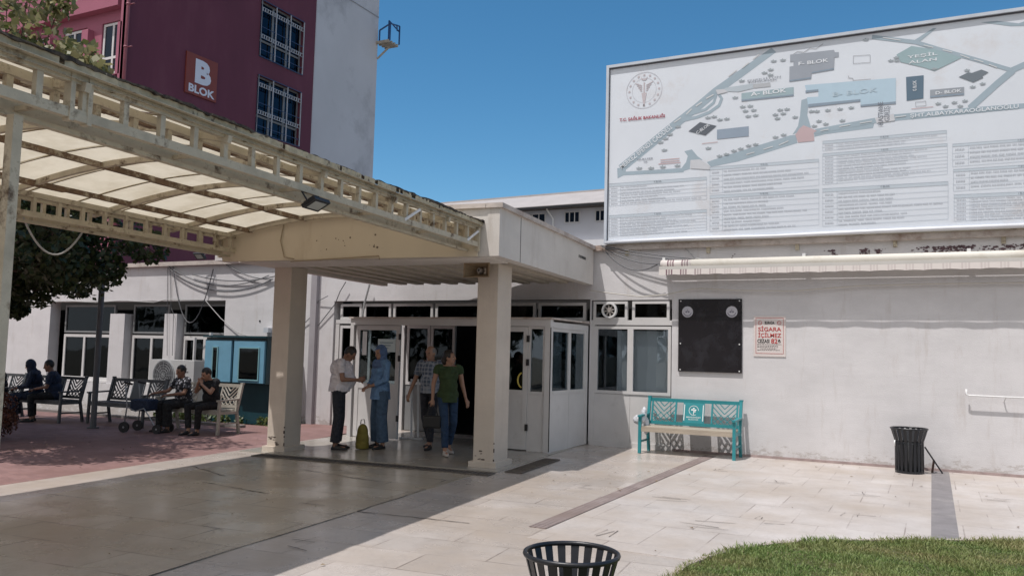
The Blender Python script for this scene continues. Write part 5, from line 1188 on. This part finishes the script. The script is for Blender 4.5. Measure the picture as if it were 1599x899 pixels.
# ---------------------------------------------------------------- people
def remeshed(shapes, vox=.010, smooth=4, cut=None, M=None):
    """one continuous skin grown over overlapping tapered limbs; cut(co) -> True removes a vertex (hems, necklines)"""
    mb = MB()
    for s in shapes:
        if s[0] == 'c':
            p, q = Vector(s[1]), Vector(s[2]); mb.tube([p, q], [s[3], s[4]], 14); mb.sph(p, s[3], 12, 8); mb.sph(q, s[4], 12, 8)
        elif s[0] == 'f': mb.tube([Vector(s[1]), Vector(s[2])], [s[3], s[4]], 16)
        elif s[0] == 'ft': mb.tube([Vector(p) for p in s[1]], list(s[2]), 16)
        elif s[0] == 'e': mb.sph(s[1], s[2], 18, 12, s[3] if len(s) > 3 else None)
    me = bpy.data.meshes.new('tmp'); me.from_pydata(mb.v, [], mb.f); bm = bmesh.new(); bm.from_mesh(me); bmesh.ops.recalc_face_normals(bm, faces=bm.faces); bm.to_mesh(me); bm.free()
    o = bpy.data.objects.new('tmp', me); COL.objects.link(o); r = o.modifiers.new('r', 'REMESH'); r.mode = 'VOXEL'; r.voxel_size = vox; r.use_smooth_shade = True
    if smooth: sm = o.modifiers.new('s', 'SMOOTH'); sm.factor = .5; sm.iterations = smooth
    bpy.context.view_layer.update(); dg = bpy.context.evaluated_depsgraph_get(); out = bpy.data.meshes.new_from_object(o.evaluated_get(dg))
    bpy.data.objects.remove(o); bpy.data.meshes.remove(me)
    if cut:
        bm = bmesh.new(); bm.from_mesh(out); bmesh.ops.delete(bm, geom=[v for v in bm.verts if cut(v.co)], context='VERTS'); bm.to_mesh(out); bm.free()
    return out
SKIN = mat('skin', (.36, .20, .135), .5, .08, 10); SKIND = mat('skin_tan', (.25, .13, .085), .5, .08, 10)
HAIRB = mat('hair_dark', (.018, .013, .011), .5, .3, 30, sc=(1, 1, .2)); HAIRG = mat('hair_grey', (.22, .20, .19), .6, .3, 30)
def hand(L, wr, d, n, grip=.5, side=1, fist=False):
    """palm, four unequal bent fingers and a side thumb; d = direction from the wrist, n = palm normal"""
    d = Vector(d).normalized(); n = Vector(n); n = (n-d*n.dot(d)).normalized(); s = d.cross(n)*side; w0 = Vector(wr)
    R = Matrix((d, s, n)).transposed()
    L.append(('e', w0+d*.05, (.055, .040, .017), R)); L.append(('c', w0, w0+d*.03, .024, .024))
    for k, (o, ln) in enumerate(((-.028, .062), (-.010, .074), (.010, .078), (.029, .070))):
        b = w0+d*.088+s*o; m1 = b+(d*(1-grip*.35)+n*grip*.55).normalized()*ln*.5; e = m1+(d*(1-grip*1.1)+n*grip*1.5).normalized()*ln*.5
        L.append(('c', b-d*.02, m1, .0095, .0088)); L.append(('c', m1, e, .0088, .0078))
    tb = w0+d*.03+s*.032; t1 = tb+(d*.6+s*.7+n*.2).normalized()*.036; t2 = t1+(d*.85+s*.1+n*.5).normalized()*.030
    L.append(('c', tb-s*.012, t1, .0125, .0105)); L.append(('c', t1, t2, .0105, .0088))
def person(label, loc, ang, J, top, trou, skin=None, hair=('short', HAIRB), g=1.0, sleeve=.55, hem=.86, shoe=None, S=1.0, vox=.0095, group=None, long_top=False, grip=(.5, .5), handn=((0, 0, -1), (0, 0, -1)), female=False, loosetrou=0, seated=False):
    skin = skin or SKIN; t = thing('person', label, 'person', (0, 0, 0), group=group)
    V = {k: Vector(v) for k, v in J.items() if isinstance(v, (tuple, list))}
    yaw, pit = J.get('hyaw', 0), J.get('hpit', 0)
    pel, wst, chs, nck, hd = V['pel'], V['wst'], V['chs'], V['nck'], V['head']
    sp = (nck-pel).normalized(); side = (V['shL']-V['shR']).normalized(); fw = side.cross(sp).normalized(); RT = Matrix((fw, side, sp)).transposed()
    HR = (Matrix.Rotation(radians(J.get('hyaw', 0)), 3, 'Z') @ Matrix.Rotation(radians(pit), 3, 'Y')); H = lambda x, y, z: hd+HR @ Vector((x, y, z))
    torso = lambda a: [('e', chs, (.108*g+a, .150+a, .155+a), RT), ('e', wst+fw*.02*g, (.108*g*(1.12 if g > 1.1 else .95)+a, (.128 if female else .138)*g**.5+a, .15+a), RT), ('e', pel, (.112*g**.6+a, (.165 if female else .152)*g**.3+a, .120+a), RT), ('c', V['shL']-side*.03, V['shR']+side*.03, .058+a, .058+a), ('c', chs+sp*.08, nck-sp*.02, .095+a, .06+a)]
    if female: torso_f = [('e', chs+fw*.075-side*.06+sp*-.01, (.055, .06, .06), RT), ('e', chs+fw*.075+side*.06+sp*-.01, (.055, .06, .06), RT)]
    else: torso_f = []
    B = torso(0)+torso_f+[('c', nck-sp*.03, hd-HR @ Vector((.01, 0, .07)), .056, .052)]
    B += [('e', H(0, 0, .012), (.092, .074, .108), HR), ('e', H(.022, 0, -.055), (.062, .056, .062), HR), ('c', H(.088, 0, .012), H(.104, 0, -.022), .010, .015), ('c', H(.083, -.02, -.058), H(.083, .02, -.058), .010, .010), ('e', H(.070, 0, -.098), (.022, .024, .018), HR), ('e', H(-.005, .076, -.008), (.018, .008, .030), HR), ('e', H(-.005, -.076, -.008), (.018, .008, .030), HR), ('c', H(.076, -.035, .034), H(.076, .035, .034), .012, .012)]
    for k, sd_ in (('L', 1), ('R', -1)):
        B += [('c', V['sh'+k], V['el'+k], .048, .038), ('c', V['el'+k], V['wr'+k], .037, .025)]
        hand(B, V['wr'+k], V['hd'+k]-V['wr'+k], handn[0 if k == 'L' else 1], grip[0 if k == 'L' else 1], sd_)
        B += [('c', V['hip'+k], V['kn'+k], .078, .055), ('c', V['kn'+k], V['an'+k], .054, .036)]
        f = V['toe'+k]-V['an'+k]; f.z = 0; f.normalize(); B += [('c', V['an'+k], V['an'+k]+Vector((0, 0, -.045))+f*.01, .036, .034), ('c', V['an'+k]+Vector((0, 0, -.052)), V['toe'+k]+Vector((0, 0, -.005)), .030, .026)]
    part('body', remeshed(B, vox, 3), skin, t)
    # top
    a = .016 if not long_top else .022; T = torso(a)+[(s[0], s[1], tuple(x+.014 for x in s[2]), s[3]) for s in torso_f]
    if hem is not None and not seated: T.append(('f', wst-sp*.02, Vector((pel.x, pel.y, hem-.05)), .140*g**.5, (.160 if not long_top else .175)))
    if hem is not None and not seated: T.append(('e', Vector((pel.x, pel.y, hem+.03)), (.128*g**.6+(.02 if long_top else 0), .172+(.01 if long_top else 0), .12)))
    for k in 'LR':
        sh, el, wr = V['sh'+k], V['el'+k], V['wr'+k]
        if sleeve <= 1: T.append(('f', sh, sh.lerp(el, sleeve), .064, .058+.006*(1-sleeve))); T.append(('e', sh, (.062, .062, .062)))
        else: T += [('c', sh, el, .062, .052), ('f', el, el.lerp(wr, sleeve-1), .052, .042)]
    nz = nck+sp*.005
    def cut(co):
        if (co-nz).dot(sp) > 0 and (co-nck).length < .12: return True
        return (not seated) and hem is not None and co.z < hem
    part('top' if not long_top else 'tunic', remeshed(T, vox, 4, cut), top, t)
    # trousers
    Q = [('e', pel, (.112*g**.6+.010, (.165 if female else .152)*g**.3+.008, .118), RT)]
    for k in 'LR':
        hp, kn, an = V['hip'+k], V['kn'+k], V['an'+k]; lt = loosetrou
        Q += [('c', hp, kn, .088+lt*.3, .066+lt*.6), ('c', kn, kn, .066+lt*.6, .066+lt*.6), ('f', kn, kn.lerp(an, .93), .066+lt*.6, .056+lt)]
    wcut = pel+sp*.10
    part('trousers', remeshed(Q, vox, 3, lambda co: (co-wcut).dot(sp) > 0), trou, t)
    sh_ = MB()
    for k in 'LR':
        an, toe = V['an'+k], V['toe'+k]; f = (toe-an); f.z = 0; f.normalize(); s2 = Vector((-f.y, f.x, 0)); z0 = min(an.z-.085, toe.z-.035)
        n = 14; L = []
        for zz, ex in ((0, 1.0), (.025, 1.04), (.05, .9), (.085, .6)):
            for i in range(n):
                u = 2*pi*i/n; xx = cos(u); ln = (.135 if zz < .06 else .06); c0 = (an+toe)*.5 if zz < .06 else an+f*.005
                L.append((c0.x+f.x*xx*ln*ex+s2.x*sin(u)*.043*ex, c0.y+f.y*xx*ln*ex+s2.y*sin(u)*.043*ex, z0+zz-(.018*max(0, xx) if zz > .03 else 0)))
        fs = [(i*n+j, i*n+(j+1) % n, (i+1)*n+(j+1) % n, (i+1)*n+j) for i in range(3) for j in range(n)]+[tuple(range(n-1, -1, -1)), tuple(range(3*n, 4*n))]
        q = MB(); q.add(L, fs); part('shoe', q, shoe or BLACK, t, True)
    # face
    e = MB()
    for y in (-.031, .031): e.sph(H(.079, y, .010), (.012, .014, .007), 8, 6, HR)
    part('eyes', e, BLACK, t); e = MB(); e.sph(H(.090, 0, -.058), (.006, .024, .007), 8, 6, HR); part('mouth', e, mat('lips', (.28, .09, .08), .5, .1), t)
    hk, hm = hair; inv = HR.transposed()
    if hk == 'short': hs = [('e', H(-.012, 0, .030), (.096, .081, .104), HR)]; hc = lambda co: (lambda l: (l.x > .045 and l.z < .062) or l.z < -.05 or (l.x > .012 and l.z < .0))(inv @ (co-hd))
    elif hk == 'receding': hs = [('e', H(-.018, 0, .016), (.094, .082, .098), HR)]; hc = lambda co: (lambda l: l.x > .03 or l.z < -.06 or l.z > .085 or (l.x > .0 and l.z < .0))(inv @ (co-hd))
    elif hk == 'tied': hs = [('e', H(-.014, 0, .028), (.100, .084, .108), HR), ('e', H(-.085, 0, -.035), (.06, .06, .085), HR), ('c', H(-.05, 0, -.04), H(-.07, .01, -.13), .05, .035)]; hc = lambda co: (lambda l: (l.x > .05 and l.z < .07) or (l.x > .02 and l.z < -.01))(inv @ (co-hd))
    elif hk == 'scarf':
        hs = [('e', H(-.012, 0, .018), (.108, .094, .124), HR), ('e', H(-.0, 0, -.08), (.092, .090, .08), HR), ('ft', [hd-sp*.06, nck-sp*.02, nck-sp*.10+fw*.01], [.088, .11, .155]), ('e', nck-sp*.08+fw*.03, (.12, .155, .09), RT)]
        hc = lambda co: (lambda l: l.x > .052 and abs(l.y) < .062 and -.088 < l.z < .068)(inv @ (co-hd))
    part('hair' if hk != 'scarf' else 'headscarf', remeshed(hs, .008, 3, hc), hm, t)
    t.location = loc; t.rotation_euler.z = ang; t.scale = (S, S, S); return t
# joints: x forward, y to the person's left, z up; about 1.70 m tall
def stand(**k):
    d = dict(pel=(0, 0, .96), wst=(0, 0, 1.10), chs=(0, 0, 1.27), nck=(.0, 0, 1.43), head=(.02, 0, 1.56), shL=(0, .185, 1.385), shR=(0, -.185, 1.385), elL=(-.02, .235, 1.12), elR=(-.02, -.235, 1.12), wrL=(.03, .25, .88), wrR=(.03, -.25, .88), hdL=(.05, .25, .80), hdR=(.05, -.25, .80),
             hipL=(0, .09, .92), hipR=(0, -.09, .92), knL=(.02, .10, .50), knR=(.02, -.10, .50), anL=(-.02, .10, .085), anR=(-.02, -.10, .085), toeL=(.13, .13, .035), toeR=(.13, -.13, .035)); d.update(k); return d
def sit(**k):
    d = dict(pel=(0, 0, .56), wst=(.01, 0, .69), chs=(.05, 0, .86), nck=(.07, 0, 1.02), head=(.11, 0, 1.14), shL=(.06, .18, .975), shR=(.06, -.18, .975), elL=(.13, .23, .72), elR=(.13, -.23, .72), wrL=(.34, .15, .68), wrR=(.34, -.15, .68), hdL=(.42, .12, .66), hdR=(.42, -.12, .66),
             hipL=(.02, .09, .54), hipR=(.02, -.09, .54), knL=(.43, .13, .51), knR=(.43, -.13, .51), anL=(.40, .13, .085), anR=(.40, -.13, .085), toeL=(.55, .15, .035), toeR=(.55, -.15, .035)); d.update(k); return d
A = math.radians
def cloth(n, c, var=.12):
    m, nt, b = newmat(n); co = N(nt, 'ShaderNodeTexCoord').outputs['Object']; w1 = noise(nt, 7, 3, .5, (1, 1, .45), co); w2 = noise(nt, 16, 3, .5, (1, .6, 1.2), co)
    nt.links.new(mixc(nt, ramp(nt, w2, [(.3, 0), (.7, 1)]), tuple(q*(1-var) for q in c), tuple(min(1, q*(1+var)) for q in c)), b.inputs['Base Color']); b.inputs['Roughness'].default_value = .85
    ad = N(nt, 'ShaderNodeMath', operation='ADD'); nt.links.new(w1, ad.inputs[0]); nt.links.new(w2, ad.inputs[1]); bump(nt, b, ad.outputs[0], .9, .05); return m
SHW = cloth('shirt_white', (.66, .62, .66)); TDK = cloth('trousers_charcoal', (.022, .024, .034)); JEAN = cloth('jeans_blue', (.055, .10, .17)); NAVY = cloth('jeans_navy', (.018, .045, .10))
DENB = cloth('tunic_light_blue', (.13, .24, .42)); SCARF = cloth('scarf_blue', (.10, .16, .30)); GREEN = cloth('shirt_green', (.035, .062, .022)); TBLK = cloth('cloth_black', (.010, .010, .012)); CNAVY = cloth('cloth_navy', (.016, .026, .055))
def plaid():
    m, nt, b = newmat('shirt_plaid'); co = N(nt, 'ShaderNodeTexCoord').outputs['Object']; c = (.085, .11, .16)
    for ax_, s, ph in ((1, 60, 0), (2, 60, 0), (0, 60, 0)):
        sx = N(nt, 'ShaderNodeSeparateXYZ'); nt.links.new(co, sx.inputs[0]); mu = N(nt, 'ShaderNodeMath', operation='MULTIPLY'); nt.links.new(sx.outputs[ax_], mu.inputs[0]); mu.inputs[1].default_value = s*1.6
        sn = N(nt, 'ShaderNodeMath', operation='SINE'); nt.links.new(mu.outputs[0], sn.inputs[0]); c = mixc(nt, ramp(nt, sn.outputs[0], [(.45, 0), (.8, .55)]), c, (.36, .38, .42))
    nt.links.new(c, b.inputs['Base Color']); b.inputs['Roughness'].default_value = .85; return m
def floral():
    m, nt, b = newmat('floral_blouse'); v = N(nt, 'ShaderNodeTexVoronoi'); v.inputs['Scale'].default_value = 16; nt.links.new(N(nt, 'ShaderNodeTexCoord').outputs['Object'], v.inputs[0])
    nt.links.new(mixc(nt, ramp(nt, v.outputs[0], [(.28, 1), (.42, 0)]), (.02, .02, .026), (.38, .38, .42)), b.inputs['Base Color']); b.inputs['Roughness'].default_value = .85; return m
E26 = A(26.8)
person('stout man in a white T-shirt and dark trousers standing beside the left column, head bowed', (-8.78, 11.12, .012), E26+A(4),
       stand(chs=(.03, 0, 1.26), nck=(.075, 0, 1.40), head=(.15, 0, 1.50), hpit=38, wst=(.03, 0, 1.10), shL=(.04, .19, 1.36), shR=(.04, -.19, 1.36), elL=(.08, .24, 1.10), elR=(.08, -.24, 1.10), wrL=(.30, .14, 1.08), wrR=(.31, -.13, 1.10), hdL=(.38, .10, 1.10), hdR=(.39, -.09, 1.12)), SHW, TDK, skin=SKIND, hair=('short', HAIRB), g=1.6, loosetrou=.025, sleeve=.62, hem=.90, S=1.04, handn=((0, -1, 0), (0, 1, 0)), grip=(.7, .7))
person('woman in a blue headscarf, light blue tunic and wide jeans facing the man in white', (-8.30, 11.62, .012), E26+A(216),
       stand(hyaw=8, hpit=12, elL=(.02, .22, 1.13), elR=(.02, -.22, 1.13), wrL=(.20, .05, 1.02), wrR=(.23, -.02, 1.0), hdL=(.27, -.01, 1.0), hdR=(.31, .03, .98)), DENB, JEAN, hair=('scarf', SCARF), g=1.05, sleeve=1.75, hem=.80, S=1.02, long_top=True, female=True, loosetrou=.045, handn=((0, 0, -1), (0, 0, -1)))
person('grey haired man in a blue plaid shirt walking out behind the woman in green', (-7.62, 12.10, .012), A(276),
       stand(hyaw=-15, hpit=8, elR=(.02, -.27, 1.13), elL=(-.10, .24, 1.13), wrR=(.10, -.33, .90), wrL=(-.06, .26, .89), hdR=(.13, -.34, .82), hdL=(-.03, .26, .81), knL=(.14, .10, .52), anL=(.16, .10, .10), toeL=(.31, .11, .05), knR=(-.02, -.09, .50), anR=(-.22, -.09, .13), toeR=(-.08, -.09, .045)), plaid(), TDK, hair=('receding', HAIRG), g=1.15, sleeve=.75, hem=.90, S=1.03)
person('woman in a green top and navy jeans walking with a black handbag, looking aside', (-6.98, 11.62, .012), A(318),
       stand(hyaw=52, hpit=-4, nck=(.0, 0, 1.42), elR=(-.03, -.24, 1.13), elL=(.0, .24, 1.13), wrR=(.02, -.26, .89), wrL=(.06, .29, .90), hdR=(.03, -.26, .81), hdL=(.10, .31, .82), knL=(.05, .09, .50), anL=(-.16, .09, .14), toeL=(-.03, .10, .045), knR=(.13, -.08, .51), anR=(.19, -.08, .10), toeR=(.34, -.09, .045)), GREEN, NAVY, hair=('tied', HAIRB), g=1.12, sleeve=.35, hem=.84, S=.99, female=True, shoe=mat('beige_shoe', (.50, .45, .42), .6, .1), grip=(.5, 1.1))
GB = 'people sitting on the shaded benches'
person('man in black sitting on the cream bench with both hands raised to his face', (-12.24, 11.72, 0), A(262),
       sit(pel=(0, 0, .565), nck=(.10, 0, 1.01), head=(.165, 0, 1.115), hpit=25, hyaw=-8, chs=(.06, 0, .85), elL=(.22, .22, .78), elR=(.22, -.22, .78), wrL=(.30, .05, .93), wrR=(.30, -.05, .96), hdL=(.27, .01, 1.0), hdR=(.26, -.02, 1.03), knL=(.42, .17, .51), knR=(.42, -.17, .51), anR=(.44, -.08, .085), toeR=(.58, -.07, .035)), TBLK, TBLK, skin=SKIN, g=1.25, sleeve=.6, seated=True, group=GB, handn=((0, -1, 0), (0, 1, 0)), grip=(.8, .8))
person('person in a black and white floral blouse sitting at the wheeled walker', (-12.98, 11.72, 0), A(258),
       sit(elR=(.20, -.27, .76), wrR=(.38, -.40, .72), hdR=(.44, -.45, .70), hpit=12, elL=(.16, .24, .74), wrL=(.36, .05, .70), hdL=(.42, -.02, .69)), floral(), TBLK, skin=SKIND, hair=('short', HAIRB), g=1.25, sleeve=.7, seated=True, group=GB, loosetrou=.03)
person('woman in a dark headscarf and long dark coat, left one of the seated couple', (-16.98, 11.38, 0), A(222),
       sit(head=(.16, 0, 1.14), nck=(.10, 0, 1.01), hpit=15, hyaw=-12), CNAVY, CNAVY, skin=SKIND, hair=('scarf', CNAVY), g=1.1, sleeve=1.9, seated=True, female=True, long_top=True, group=GB, loosetrou=.05)
person('dark haired man in a navy shirt leaning towards the woman in the dark headscarf', (-16.44, 11.42, 0), A(226),
       sit(head=(.15, 0, 1.15), nck=(.09, 0, 1.02), hpit=15, hyaw=5), CNAVY, TBLK, skin=SKIND, g=1.3, sleeve=.8, seated=True, group=GB)
person('person in dark clothes half hidden behind the white post at the left edge', (-18.25, 11.40, 0), A(255),
       sit(head=(.13, 0, 1.10), hpit=25, nck=(.09, 0, .99)), TBLK, TBLK, skin=SKIND, g=1.2, sleeve=1.8, seated=True, group=GB)

# ---------------------------------------------------------------- carried and parked things
t = thing('handbag', 'small black handbag hanging from the right hand of the woman in green', 'handbag', (0, 0, 0))
m = MB(); m.box(-.15, .15, -.05, .05, 0, .20); hb_ = part('bag_body', m, BLACK, t); bv = hb_.modifiers.new('b', 'BEVEL'); bv.width = .03; bv.segments = 3
m = MB()
for y in (-.03, .03): m.tube([(-.09, y, .19), (-.06, y*.6, .30), (0, y*.2, .355), (.06, y*.6, .30), (.09, y, .19)], .006, 6)
part('strap', m, BLACK, t)
ca, sa = cos(A(318)), sin(A(318)); hx, hy, hz = .04, -.265, .80
t.location = (-6.98+.99*(ca*hx-sa*hy), 11.62+.99*(sa*hx+ca*hy), .012+.99*hz-.37); t.rotation_euler.z = A(20)
t = thing('cloth_bag', 'olive yellow cloth bag standing on the floor at the feet of the woman in blue', 'bag', (-8.46, 11.38, .012))
me = remeshed([('e', (-8.46, 11.38, .17), (.12, .09, .17)), ('e', (-8.46, 11.38, .28), (.10, .08, .15)), ('f', (-8.46, 11.38, .02), (-8.46, 11.38, .12), .11, .115)], .012, 4); part('bag_body', me, mat('olive_cloth', (.17, .14, .02), .7, .25, 9, .3, 25), t)
m = MB(); m.tube([(-8.50, 11.37, .42), (-8.49, 11.37, .49), (-8.44, 11.38, .50), (-8.42, 11.38, .43)], .008, 6); part('handle', m, BLACK, t)
t = thing('leaning_frame', 'pair of white bars leaning inside the lobby behind the man in plaid', 'frame', (-8.66, 13.2, .012))
m = MB(); m.bar((-8.83, 13.35, 1.12), (-8.66, 13.15, .06), .035, .02); m.bar((-8.70, 13.38, 1.12), (-8.53, 13.17, .06), .035, .02); loose('bar', m, WHITE, t)
m = MB(); m.bar((-8.90, 13.12, .03), (-8.45, 13.20, .03), .05, .03); part('foot', m, WHITE, t)
wk = thing('wheeled_walker', 'folding silver wheeled walker with a dark seat bag beside the floral blouse', 'walker', (-13.3, 11.05, 0))
SIL = mat('walker_silver', (.32, .33, .35), .35, .15, 5, metal=.5); W0 = Vector((-13.25, 11.1, 0))
def wp(x, y, z): return W0+Vector((x*.93-y*.3, x*.3+y*.93, z))
for y in (-.22, .22):
    m = MB(); m.tube([wp(-.36, y, .93), wp(-.34, y, .75), wp(-.30, y, .5), wp(-.34, y, .10)], .013, 8); m.tube([wp(-.30, y, .48), wp(-.12, y, .40), wp(.05, y, .46), wp(.18, y, .30), wp(.32, y, .10), wp(.42, y, .10)], .012, 8); part('side_frame', m, SIL, wk, True)
    m = MB(); m.tube([wp(-.38, y, .93), wp(-.22, y, .90)], .02, 8); loose('grip', m, BLACK, wk)
    for x, r in ((-.34, .10), (.34, .085)):
        m = MB(); m.tube([wp(x, y-.02, r), wp(x, y+.02, r)], r, 20); w_ = part('wheel', m, BLACK, wk); m = MB(); m.tube([wp(x, y-.023, r), wp(x, y+.023, r)], r*.2, 10); part('hub', m, SIL, w_)
m = MB(); m.add([tuple(wp(x, y, z)) for x in (-.28, .12) for y in (-.18, .18) for z in (.40, .62)], [(0, 1, 3, 2), (4, 6, 7, 5), (0, 4, 5, 1), (2, 3, 7, 6), (0, 2, 6, 4), (1, 5, 7, 3)]); sb_ = part('seat_bag', m, CNAVY, wk); bv = sb_.modifiers.new('b', 'BEVEL'); bv.width = .04; bv.segments = 3

# scattered dry leaves on the paving
q = MB()
for k in range(150):
    if k < 90: x, y = rt.uniform(-14, -9.8), rt.uniform(6, 12.6)
    else: x, y = rt.uniform(-7, 1), rt.uniform(4.5, 14.2)
    a = rt.uniform(0, 2*pi); s_ = rt.uniform(.012, .03); z = .012
    q.add([(x+cos(a)*s_, y+sin(a)*s_, z), (x-sin(a)*s_*.5, y+cos(a)*s_*.5, z+.008), (x-cos(a)*s_, y-sin(a)*s_, z+.002), (x+sin(a)*s_*.5, y-cos(a)*s_*.5, z+.004)], [(0, 1, 2, 3)])
tag(part('fallen_leaves', q, leafmat('dry_leaf', (.16, .10, .05), (.28, .20, .10), .1)), 'scattered dry leaves lying on the paving', 'leaves', kind='stuff')
